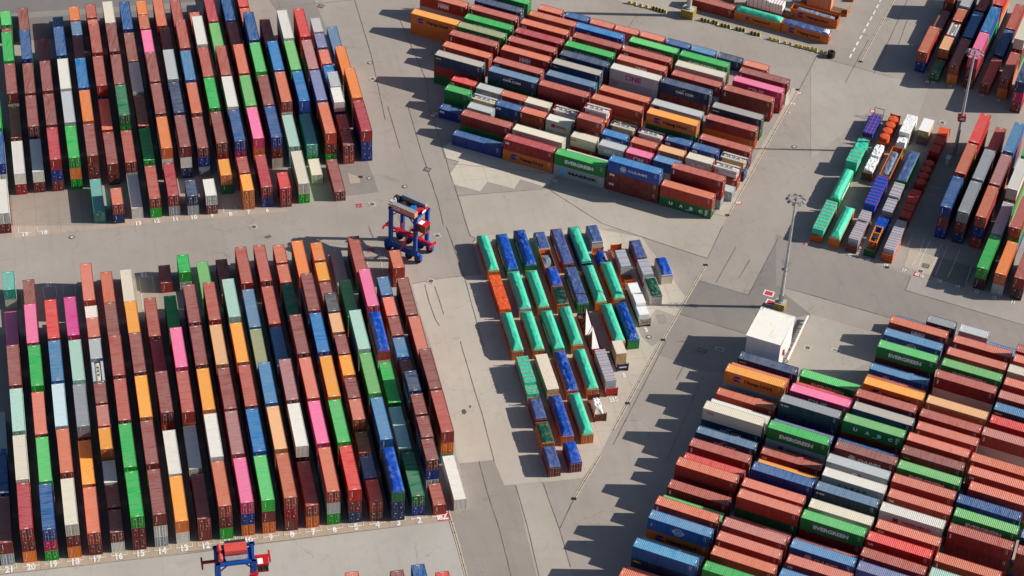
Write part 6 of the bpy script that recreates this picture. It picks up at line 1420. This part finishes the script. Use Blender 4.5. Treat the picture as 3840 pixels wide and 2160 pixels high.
# ------------------------------------------------------------------ barriers and tyres
BY = flat_mat('barrier_yellow', (.60,.50,.14), .75, var=.2)
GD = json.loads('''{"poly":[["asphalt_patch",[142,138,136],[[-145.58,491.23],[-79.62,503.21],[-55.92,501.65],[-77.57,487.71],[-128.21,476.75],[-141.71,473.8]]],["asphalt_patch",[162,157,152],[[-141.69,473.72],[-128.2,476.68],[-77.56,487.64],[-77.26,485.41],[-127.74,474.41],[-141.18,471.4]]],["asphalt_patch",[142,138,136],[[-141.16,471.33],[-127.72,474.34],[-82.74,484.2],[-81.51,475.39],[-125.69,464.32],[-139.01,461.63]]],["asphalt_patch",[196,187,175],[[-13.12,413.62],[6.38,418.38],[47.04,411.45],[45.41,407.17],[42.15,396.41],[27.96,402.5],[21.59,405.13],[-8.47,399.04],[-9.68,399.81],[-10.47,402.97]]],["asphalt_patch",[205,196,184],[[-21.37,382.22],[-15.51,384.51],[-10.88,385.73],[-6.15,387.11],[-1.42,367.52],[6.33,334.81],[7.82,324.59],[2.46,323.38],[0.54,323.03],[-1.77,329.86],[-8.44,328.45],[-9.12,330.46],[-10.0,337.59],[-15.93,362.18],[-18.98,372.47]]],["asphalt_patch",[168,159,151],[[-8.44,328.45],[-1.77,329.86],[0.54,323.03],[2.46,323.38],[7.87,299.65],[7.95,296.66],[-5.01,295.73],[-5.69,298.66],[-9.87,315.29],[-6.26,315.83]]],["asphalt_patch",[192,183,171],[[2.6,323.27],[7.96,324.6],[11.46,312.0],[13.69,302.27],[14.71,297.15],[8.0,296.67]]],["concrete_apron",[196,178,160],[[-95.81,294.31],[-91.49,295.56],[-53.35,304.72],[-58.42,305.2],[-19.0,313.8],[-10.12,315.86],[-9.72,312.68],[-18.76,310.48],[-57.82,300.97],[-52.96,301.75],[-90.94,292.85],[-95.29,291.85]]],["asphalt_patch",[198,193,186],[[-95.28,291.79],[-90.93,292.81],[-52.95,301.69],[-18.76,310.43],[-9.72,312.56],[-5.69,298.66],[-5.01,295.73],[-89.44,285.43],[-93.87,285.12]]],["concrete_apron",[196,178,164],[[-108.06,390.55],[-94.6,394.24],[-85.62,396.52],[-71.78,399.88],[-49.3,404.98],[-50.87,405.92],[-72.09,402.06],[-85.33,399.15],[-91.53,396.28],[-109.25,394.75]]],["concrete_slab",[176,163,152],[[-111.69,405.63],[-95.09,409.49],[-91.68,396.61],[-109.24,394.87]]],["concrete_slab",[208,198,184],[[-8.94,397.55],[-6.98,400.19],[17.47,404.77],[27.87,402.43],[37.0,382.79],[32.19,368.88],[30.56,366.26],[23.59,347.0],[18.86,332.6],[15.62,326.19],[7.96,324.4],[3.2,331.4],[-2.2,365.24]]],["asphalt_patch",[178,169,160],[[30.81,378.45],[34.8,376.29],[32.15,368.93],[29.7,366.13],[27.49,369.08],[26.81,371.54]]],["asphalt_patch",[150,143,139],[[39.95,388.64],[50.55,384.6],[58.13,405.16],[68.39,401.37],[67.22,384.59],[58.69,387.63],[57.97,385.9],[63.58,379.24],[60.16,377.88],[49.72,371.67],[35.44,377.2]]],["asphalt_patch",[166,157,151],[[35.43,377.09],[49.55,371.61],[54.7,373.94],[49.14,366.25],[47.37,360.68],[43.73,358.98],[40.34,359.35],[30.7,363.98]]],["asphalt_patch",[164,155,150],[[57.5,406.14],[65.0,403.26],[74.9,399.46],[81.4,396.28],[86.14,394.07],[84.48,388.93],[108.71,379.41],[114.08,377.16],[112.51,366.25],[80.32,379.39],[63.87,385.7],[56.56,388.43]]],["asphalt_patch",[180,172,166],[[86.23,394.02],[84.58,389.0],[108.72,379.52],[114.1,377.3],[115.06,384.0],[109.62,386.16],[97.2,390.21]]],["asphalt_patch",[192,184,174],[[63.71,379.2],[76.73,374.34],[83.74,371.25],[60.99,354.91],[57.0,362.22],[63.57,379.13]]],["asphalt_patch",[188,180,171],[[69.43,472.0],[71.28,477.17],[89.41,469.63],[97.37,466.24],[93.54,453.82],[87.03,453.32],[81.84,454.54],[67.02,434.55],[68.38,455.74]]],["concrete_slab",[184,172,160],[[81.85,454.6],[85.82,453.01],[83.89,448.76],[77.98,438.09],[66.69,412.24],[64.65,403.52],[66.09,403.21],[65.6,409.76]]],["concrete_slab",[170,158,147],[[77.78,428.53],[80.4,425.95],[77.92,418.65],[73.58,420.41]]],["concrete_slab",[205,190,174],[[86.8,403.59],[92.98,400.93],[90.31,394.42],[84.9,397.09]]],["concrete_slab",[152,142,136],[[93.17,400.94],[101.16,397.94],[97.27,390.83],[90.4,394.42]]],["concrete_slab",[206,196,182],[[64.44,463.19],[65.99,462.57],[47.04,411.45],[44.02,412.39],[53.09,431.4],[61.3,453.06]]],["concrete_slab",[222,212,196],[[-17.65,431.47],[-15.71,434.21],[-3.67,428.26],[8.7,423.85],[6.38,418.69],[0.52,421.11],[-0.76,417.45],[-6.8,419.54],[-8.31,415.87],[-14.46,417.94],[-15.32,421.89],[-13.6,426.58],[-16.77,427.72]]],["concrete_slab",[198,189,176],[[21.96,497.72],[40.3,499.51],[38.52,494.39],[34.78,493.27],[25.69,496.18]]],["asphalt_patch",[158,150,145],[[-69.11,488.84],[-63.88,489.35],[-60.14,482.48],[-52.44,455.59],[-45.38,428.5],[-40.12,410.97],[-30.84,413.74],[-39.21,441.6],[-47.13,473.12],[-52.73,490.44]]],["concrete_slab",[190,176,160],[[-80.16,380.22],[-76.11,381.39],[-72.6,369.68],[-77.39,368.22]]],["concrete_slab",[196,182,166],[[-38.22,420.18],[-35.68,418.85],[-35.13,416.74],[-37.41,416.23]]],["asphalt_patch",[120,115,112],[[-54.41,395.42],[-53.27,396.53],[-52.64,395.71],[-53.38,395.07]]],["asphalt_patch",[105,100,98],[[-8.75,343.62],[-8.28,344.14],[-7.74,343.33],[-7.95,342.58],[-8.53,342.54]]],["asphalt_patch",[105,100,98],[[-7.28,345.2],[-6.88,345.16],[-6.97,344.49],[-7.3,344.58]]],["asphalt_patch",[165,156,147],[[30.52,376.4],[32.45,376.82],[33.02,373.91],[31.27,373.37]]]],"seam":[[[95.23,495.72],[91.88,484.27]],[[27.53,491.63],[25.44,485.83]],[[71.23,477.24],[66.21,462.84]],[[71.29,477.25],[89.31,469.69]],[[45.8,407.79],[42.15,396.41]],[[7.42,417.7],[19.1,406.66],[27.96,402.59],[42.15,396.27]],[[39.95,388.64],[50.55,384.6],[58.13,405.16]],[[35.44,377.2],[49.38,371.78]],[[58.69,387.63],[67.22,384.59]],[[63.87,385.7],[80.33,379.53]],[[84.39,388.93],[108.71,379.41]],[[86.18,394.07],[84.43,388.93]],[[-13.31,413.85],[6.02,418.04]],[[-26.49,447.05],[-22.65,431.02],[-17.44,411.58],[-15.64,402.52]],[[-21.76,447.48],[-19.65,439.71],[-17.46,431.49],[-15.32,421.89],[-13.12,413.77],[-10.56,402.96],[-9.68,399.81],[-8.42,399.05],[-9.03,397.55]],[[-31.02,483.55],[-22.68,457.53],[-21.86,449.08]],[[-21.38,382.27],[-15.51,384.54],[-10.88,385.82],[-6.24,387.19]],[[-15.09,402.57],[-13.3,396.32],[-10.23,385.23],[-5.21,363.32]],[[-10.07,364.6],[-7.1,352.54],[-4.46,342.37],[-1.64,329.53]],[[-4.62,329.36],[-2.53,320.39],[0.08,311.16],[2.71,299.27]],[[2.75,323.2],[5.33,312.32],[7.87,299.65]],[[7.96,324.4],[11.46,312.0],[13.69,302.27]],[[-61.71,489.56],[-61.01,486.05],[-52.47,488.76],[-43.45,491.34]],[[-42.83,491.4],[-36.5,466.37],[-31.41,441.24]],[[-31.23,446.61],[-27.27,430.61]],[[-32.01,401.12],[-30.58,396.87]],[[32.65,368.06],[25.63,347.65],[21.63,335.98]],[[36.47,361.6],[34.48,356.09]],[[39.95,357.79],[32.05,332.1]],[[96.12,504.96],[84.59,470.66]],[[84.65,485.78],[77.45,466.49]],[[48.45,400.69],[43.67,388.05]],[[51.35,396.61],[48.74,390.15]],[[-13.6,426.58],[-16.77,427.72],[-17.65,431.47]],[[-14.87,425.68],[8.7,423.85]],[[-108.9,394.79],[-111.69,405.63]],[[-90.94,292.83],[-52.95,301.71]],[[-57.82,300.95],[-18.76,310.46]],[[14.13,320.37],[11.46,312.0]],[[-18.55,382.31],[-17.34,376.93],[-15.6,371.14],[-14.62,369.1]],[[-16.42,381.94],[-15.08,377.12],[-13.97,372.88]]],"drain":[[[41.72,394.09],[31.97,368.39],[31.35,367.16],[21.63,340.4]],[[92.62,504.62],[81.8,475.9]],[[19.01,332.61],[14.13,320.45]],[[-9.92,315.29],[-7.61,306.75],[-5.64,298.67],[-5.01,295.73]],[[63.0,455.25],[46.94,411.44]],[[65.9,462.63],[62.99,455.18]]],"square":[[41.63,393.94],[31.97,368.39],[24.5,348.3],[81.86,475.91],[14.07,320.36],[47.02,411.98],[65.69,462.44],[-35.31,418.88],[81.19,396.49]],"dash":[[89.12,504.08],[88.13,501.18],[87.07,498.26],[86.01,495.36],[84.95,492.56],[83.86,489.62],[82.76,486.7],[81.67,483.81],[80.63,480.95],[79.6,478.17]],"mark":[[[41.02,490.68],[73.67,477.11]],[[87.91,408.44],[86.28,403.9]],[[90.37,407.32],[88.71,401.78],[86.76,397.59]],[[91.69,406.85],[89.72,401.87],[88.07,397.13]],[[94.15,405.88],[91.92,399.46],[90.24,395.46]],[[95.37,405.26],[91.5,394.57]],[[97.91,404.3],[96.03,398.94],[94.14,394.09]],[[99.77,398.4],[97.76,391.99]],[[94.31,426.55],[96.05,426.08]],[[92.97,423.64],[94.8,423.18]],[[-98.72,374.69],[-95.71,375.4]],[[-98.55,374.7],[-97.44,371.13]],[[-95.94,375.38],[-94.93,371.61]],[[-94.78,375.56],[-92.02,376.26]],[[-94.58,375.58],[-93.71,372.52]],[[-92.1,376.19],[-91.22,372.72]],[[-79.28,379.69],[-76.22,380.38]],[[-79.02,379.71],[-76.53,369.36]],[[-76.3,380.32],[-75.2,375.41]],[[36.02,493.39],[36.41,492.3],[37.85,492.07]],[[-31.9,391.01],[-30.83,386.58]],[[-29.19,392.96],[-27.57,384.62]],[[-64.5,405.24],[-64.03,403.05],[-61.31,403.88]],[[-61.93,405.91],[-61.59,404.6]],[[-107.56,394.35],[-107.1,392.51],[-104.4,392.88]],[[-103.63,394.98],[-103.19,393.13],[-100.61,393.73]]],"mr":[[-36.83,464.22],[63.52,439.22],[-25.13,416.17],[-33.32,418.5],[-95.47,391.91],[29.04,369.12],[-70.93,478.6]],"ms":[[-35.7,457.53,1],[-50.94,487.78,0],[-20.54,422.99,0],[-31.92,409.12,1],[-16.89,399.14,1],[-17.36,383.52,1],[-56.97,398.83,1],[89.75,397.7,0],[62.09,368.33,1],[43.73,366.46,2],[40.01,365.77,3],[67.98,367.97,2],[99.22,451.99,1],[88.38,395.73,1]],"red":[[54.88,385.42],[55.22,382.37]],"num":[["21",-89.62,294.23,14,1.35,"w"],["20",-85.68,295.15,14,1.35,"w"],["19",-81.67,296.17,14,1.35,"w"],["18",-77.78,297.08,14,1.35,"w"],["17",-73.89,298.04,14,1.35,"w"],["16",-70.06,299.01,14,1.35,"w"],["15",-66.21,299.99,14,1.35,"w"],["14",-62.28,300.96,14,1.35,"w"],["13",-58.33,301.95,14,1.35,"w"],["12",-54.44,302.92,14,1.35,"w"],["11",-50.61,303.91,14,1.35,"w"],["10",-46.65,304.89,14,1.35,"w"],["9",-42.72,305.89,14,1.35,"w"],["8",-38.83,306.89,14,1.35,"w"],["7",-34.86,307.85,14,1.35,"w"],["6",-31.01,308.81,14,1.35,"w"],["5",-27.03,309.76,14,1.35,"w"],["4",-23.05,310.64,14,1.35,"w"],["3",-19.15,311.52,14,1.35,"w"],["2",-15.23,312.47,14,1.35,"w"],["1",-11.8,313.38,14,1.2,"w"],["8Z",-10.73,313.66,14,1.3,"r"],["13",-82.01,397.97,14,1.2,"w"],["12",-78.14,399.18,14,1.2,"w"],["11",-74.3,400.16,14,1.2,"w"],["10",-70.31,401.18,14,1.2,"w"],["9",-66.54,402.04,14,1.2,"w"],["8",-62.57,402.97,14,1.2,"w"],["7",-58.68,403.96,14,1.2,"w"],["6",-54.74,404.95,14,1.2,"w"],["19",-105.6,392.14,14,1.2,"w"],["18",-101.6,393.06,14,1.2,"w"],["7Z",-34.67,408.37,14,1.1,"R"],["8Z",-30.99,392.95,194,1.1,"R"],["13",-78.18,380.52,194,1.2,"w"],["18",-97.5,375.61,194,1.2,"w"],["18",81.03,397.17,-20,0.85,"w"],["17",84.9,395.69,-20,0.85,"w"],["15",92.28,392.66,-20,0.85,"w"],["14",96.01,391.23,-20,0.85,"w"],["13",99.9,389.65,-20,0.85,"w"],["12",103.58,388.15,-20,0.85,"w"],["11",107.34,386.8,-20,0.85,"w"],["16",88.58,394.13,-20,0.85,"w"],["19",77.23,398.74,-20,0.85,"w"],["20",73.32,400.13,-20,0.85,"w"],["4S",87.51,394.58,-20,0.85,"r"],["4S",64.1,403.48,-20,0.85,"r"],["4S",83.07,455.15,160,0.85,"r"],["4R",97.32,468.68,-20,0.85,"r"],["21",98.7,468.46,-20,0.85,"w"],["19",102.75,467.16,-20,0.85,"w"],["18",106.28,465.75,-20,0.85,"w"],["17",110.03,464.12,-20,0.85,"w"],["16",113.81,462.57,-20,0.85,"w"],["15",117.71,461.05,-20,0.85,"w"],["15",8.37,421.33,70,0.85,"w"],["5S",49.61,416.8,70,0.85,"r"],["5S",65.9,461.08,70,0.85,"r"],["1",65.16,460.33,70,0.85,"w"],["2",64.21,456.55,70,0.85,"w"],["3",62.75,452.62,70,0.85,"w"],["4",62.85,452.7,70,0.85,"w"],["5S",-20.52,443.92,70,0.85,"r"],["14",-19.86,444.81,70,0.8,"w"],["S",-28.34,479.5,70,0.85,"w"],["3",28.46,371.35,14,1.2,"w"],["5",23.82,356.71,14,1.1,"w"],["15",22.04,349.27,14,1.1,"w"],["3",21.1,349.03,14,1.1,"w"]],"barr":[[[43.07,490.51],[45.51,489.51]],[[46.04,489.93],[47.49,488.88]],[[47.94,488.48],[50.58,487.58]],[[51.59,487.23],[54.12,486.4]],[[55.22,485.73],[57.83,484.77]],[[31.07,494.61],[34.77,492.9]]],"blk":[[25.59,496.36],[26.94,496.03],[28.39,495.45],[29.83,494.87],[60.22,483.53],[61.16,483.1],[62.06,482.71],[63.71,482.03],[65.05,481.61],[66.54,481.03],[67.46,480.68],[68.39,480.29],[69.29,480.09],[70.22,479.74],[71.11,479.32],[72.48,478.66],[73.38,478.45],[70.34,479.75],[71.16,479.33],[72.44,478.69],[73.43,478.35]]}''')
def barrier(p, rz, L, label, striped):
    r = empty('barrier_block', (p[0], p[1], 0), rz); mb = MB(); h = .85
    pf = [(-.34, 0), (.34, 0), (.34, .18), (.16, .45), (.13, h), (-.13, h), (-.16, .45), (-.34, .18)]; n = len(pf)
    vs = [(x, y, z) for x in (-L/2, L/2) for y, z in pf]; mb.add(vs, [(k, (k+1) % n, n+(k+1) % n, n+k) for k in range(n)]+[tuple(range(n-1, -1, -1)), tuple(range(n, 2*n))]); mb.build('body', r, (BY,))
    if striped:
        s = MB(); k = 0; x = -L/2+.35
        pg = [(y*1.02+(.006 if y > 0 else -.006), z+(.006 if z >= h else 0)) for y, z in pf]
        while x+.4 < L/2: s.add([(xx, y, z) for xx in (x, x+.4) for y, z in pg], [(k, (k+1) % n, n+(k+1) % n, n+k) for k in range(1, n)]); x += .85
        s.build('stripe', r, (MBLACK,))
    return tag(r, label, 'barrier', 'concrete barriers along the far apron')
WH = ('next to the striped pole foot', 'second from the striped pole foot', 'third from the striped pole foot', 'fourth from the striped pole foot', 'farthest striped one from the pole foot', 'on the lane side before the pole')
for k, (a_, b_) in enumerate(GD['barr']):
    d = (b_[0]-a_[0], b_[1]-a_[1]); L = math.hypot(*d); barrier(((a_[0]+b_[0])/2, (a_[1]+b_[1])/2), math.atan2(d[1], d[0]), L, 'long yellow barrier with black stripes, '+WH[k], True)
nb_ = GD['blk']
for k, q in enumerate(nb_):
    j = k-4; w_ = ('single pale concrete block before the pole, %s of four' % ORD[k]) if k < 4 else ('plain yellow block, %s from the tyres along the far apron' % (ORD+['fifteenth','sixteenth','seventeenth','eighteenth'])[len(nb_)-1-k])
    barrier(q, R(-21), .74, w_, False)
ty = empty('tyre_stack', (74.69, 477.3, 0)); tag(ty, 'stack of three black tyres at the end of the barrier line', 'tyres')
for k in range(3):
    mb = MB(); n = 24; pf = [(.42, .04), (.85, 0), (.98, .12), (.98, .40), (.85, .52), (.42, .48)]; z = k*.53
    vs = [(q*math.cos(2*math.pi*i/n), q*math.sin(2*math.pi*i/n), z+w_) for q, w_ in pf for i in range(n)]
    mb.add(vs, [(a_*n+i, a_*n+(i+1) % n, ((a_+1) % 6)*n+(i+1) % n, ((a_+1) % 6)*n+i) for a_ in range(6) for i in range(n)]); mb.build('tyre', ty, (TYRE,))
# ------------------------------------------------------------------ ground
def struct(o): o['kind'] = 'structure'; return o
mb = MB(); mb.add([(-900,-100,0),(900,-100,0),(900,1500,0),(-900,1500,0)], [(0,1,2,3)]); struct(mb.build('ground', None, (ground_mat('asphalt', (180,171,163)),)))
GM = {}
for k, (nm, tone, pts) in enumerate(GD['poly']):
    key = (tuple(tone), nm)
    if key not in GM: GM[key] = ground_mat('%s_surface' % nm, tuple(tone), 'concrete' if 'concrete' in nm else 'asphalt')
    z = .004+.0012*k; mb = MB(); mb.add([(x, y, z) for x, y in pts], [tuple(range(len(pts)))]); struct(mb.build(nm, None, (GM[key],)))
def strip(mb, a_, b_, w_, z, mi=0, ext=0):
    a_ = Vector((a_[0], a_[1], 0)); b_ = Vector((b_[0], b_[1], 0)); d = (b_-a_).normalized(); n_ = Vector((-d.y, d.x, 0))*w_/2
    mb.add([(p.x, p.y, z) for p in (a_-n_-d*ext, b_-n_+d*ext, b_+n_+d*ext, a_+n_-d*ext)], [(0,1,2,3)], mi)
TAR = flat_mat('tar_seam', (.19,.175,.16), .7, var=.4, scale=.5); DRB = flat_mat('drain_edge', (.52,.44,.34), .8); DRI = flat_mat('drain_iron', (.10,.09,.08), .6)
mb = MB()
for k, pts in enumerate(GD['seam']):
    for a_, b_ in zip(pts, pts[1:]):
        # slightly wavering line
        n = max(1, int(math.hypot(b_[0]-a_[0], b_[1]-a_[1])/3)); P = []
        for i in range(n+1): t = i/n; q = 0 if i in (0, n) else .10; P.append((a_[0]+(b_[0]-a_[0])*t+noise.noise(Vector((i*1.7, k, 0)))*q, a_[1]+(b_[1]-a_[1])*t+noise.noise(Vector((i*1.7, k, 5)))*q))
        for u, v in zip(P, P[1:]): strip(mb, u, v, .10+.06*abs(noise.noise(Vector((u[0], u[1], 0)))), .048+.0002*k)
struct(mb.build('asphalt_seam', None, (TAR,)))
mb = MB()
for pts in GD['drain']:
    for a_, b_ in zip(pts, pts[1:]):
        strip(mb, a_, b_, .62, .060, 0); strip(mb, a_, b_, .16, .064, 1)
        n = int(math.hypot(b_[0]-a_[0], b_[1]-a_[1])/2.5)
        for i in range(1, n): t = i/n; c = (a_[0]+(b_[0]-a_[0])*t, a_[1]+(b_[1]-a_[1])*t); d = Vector((b_[0]-a_[0], b_[1]-a_[1], 0)).normalized()*.05; strip(mb, (c[0]-d.x, c[1]-d.y), (c[0]+d.x, c[1]+d.y), .62, .068, 1)
struct(mb.build('drain_channel', None, (DRB, DRI)))
mb = MB()
for q in GD['square']: mb.box(q[0]-.45, q[0]+.45, q[1]-.35, q[1]+.35, .0, .075)
struct(mb.build('drain_grate', None, (flat_mat('grate_black', (.02,.02,.02)),)))
PAINT = flat_mat('road_paint', (.72,.70,.66), .7, var=.2, scale=1.5); PRED = cmat('road_paint_red', (214,74,84), var=.25)
mb = MB(); ds = GD['dash']
dd = Vector((ds[0][0]-ds[-1][0], ds[0][1]-ds[-1][1], 0)).normalized()
for q in ds: strip(mb, (q[0]-dd.x*.95, q[1]-dd.y*.95), (q[0]+dd.x*.95, q[1]+dd.y*.95), .42, .056)
for pts in GD['mark']:
    for a_, b_ in zip(pts, pts[1:]): strip(mb, a_, b_, .11, .057)
ex, ey = axes('LLB'); YP = []
for r in range(1, 22):
    lat = 67.70-4.0337*r; s = 307.3; c = ex*(lat+W/2)+ey*s
    strip(mb, c-ex*1.45, c+ex*1.45, .16, .057)
    for q in (-1.45, 1.45): e = c+ex*q; strip(mb, e-ey*.05, e+ey*.9, .10, .059); YP.append(e)
struct(mb.build('road_marking', None, (PAINT,)))
mb = MB()
for e in YP: strip(mb, e-ex*.16-ey*.02, e+ex*.16-ey*.02, .26, .062)
struct(mb.build('yellow_marking', None, (flat_mat('road_paint_yellow', (.66,.52,.18), .7, var=.2),)))
mw, mr_ = MB(), MB()
for s, x, y, ang, h, c in GD['num']:
    v, f, asp = text2d(s, .05); w_ = h*asp*.95; hh = h*1.25; ca, sa = math.cos(R(ang)), math.sin(R(ang))
    def T(a_, b_, z): u = (a_-.5)*w_; t = (b_-.5)*hh; return (x+u*ca-t*sa, y+u*sa+t*ca, z)
    if c in 'rR':
        if c == 'r': mr_.add([T(*q, .062) for q in ((-.12,-.15),(1.12,-.15),(1.12,1.15),(-.12,1.15))], [(0,1,2,3)])
        (mw if c == 'r' else mr_).add([T(a_, b_, .068) for a_, b_ in v], f)
    else: mw.add([T(a_, b_, .066) for a_, b_ in v], f)
for x, y in GD['red']:
    a_ = R(-20); e1 = Vector((math.cos(a_), math.sin(a_), 0)); c = Vector((x, y, 0)); strip(mw, c-e1*1.15, c+e1*1.15, 1.9, .062); strip(mr_, c-e1*.85, c+e1*.85, 1.35, .068)
struct(mw.build('bay_number_marking', None, (PAINT,))); struct(mr_.build('red_sign_marking', None, (PRED,)))
IRON = flat_mat('manhole_iron', (.12,.11,.10), .6, var=.3); PALEC = flat_mat('manhole_collar', (.50,.45,.40), .85)
def disc(mb, x, y, r0, z, mi, n=22): mb.add([(x+r0*math.cos(2*math.pi*k/n), y+r0*math.sin(2*math.pi*k/n), z) for k in range(n)], [tuple(range(n))], mi)
WM = ('beside the red topped drums lane', 'in the lane right of the broadside block', 'in the lane by the pale apron', 'before column five, farther block', 'in a square collar before column eighteen', 'beside the white boxes', 'at the top by the orange container')
for k, (x, y) in enumerate(GD['mr']):
    mb = MB(); disc(mb, x, y, .62, .070, 0); disc(mb, x, y, .36, .074, 1)
    tag(mb.build('manhole_cover', None, (IRON, PALEC)), ('round dark manhole ring '+('in the lane right of the farther block', 'in the lane along the broadside block', 'in the lane before the pale apron', 'in front of column five', 'in a square collar below column eighteen', 'on the slab beside the white boxes', 'behind the farther numbered block')[k]), 'manhole', 'manhole covers')
ex, ey = axes('LLB')
SQL = ('pale square drain pit in the lane beside the farther block', 'dark square drain pit behind the farther block', 'dark square drain pit by the pale apron', 'white edged square pit below column five', 'white edged square pit beside the straddle carrier', 'square drain pit where two lane surfaces meet', 'tilted square pit in the lane before column nine', 'small square pit on the empty bays', 'square pit beyond the guard rail', 'long pale framed pit in shade before the shed', 'long dark framed pit in shade before the shed', 'pale framed pit in shade by the broadside block', 'white edged pit near the far mast', 'square pit by the red painted bay sign')
for k, (x, y, t) in enumerate(GD['ms']):
    mb = MB(); c = Vector((x, y, 0)); d = R(30 if k in (0, 3, 4, 6) else -20); e1 = Vector((math.cos(d), math.sin(d), 0)); hw = 1.0 if t in (2, 3) else .75
    strip(mb, c-e1*hw, c+e1*hw, 1.15 if t > 1 else 1.5, .070, 0 if t in (1, 2) else 1); strip(mb, c-e1*(hw-.28), c+e1*(hw-.28), .62 if t > 1 else .95, .074, 1 if t in (1,) else 2)
    tag(mb.build('drain_pit', None, (PALEC, IRON, flat_mat('pit_lid', (.22,.20,.19), .8, var=.3))), SQL[k], 'drain pit', 'drain pits')
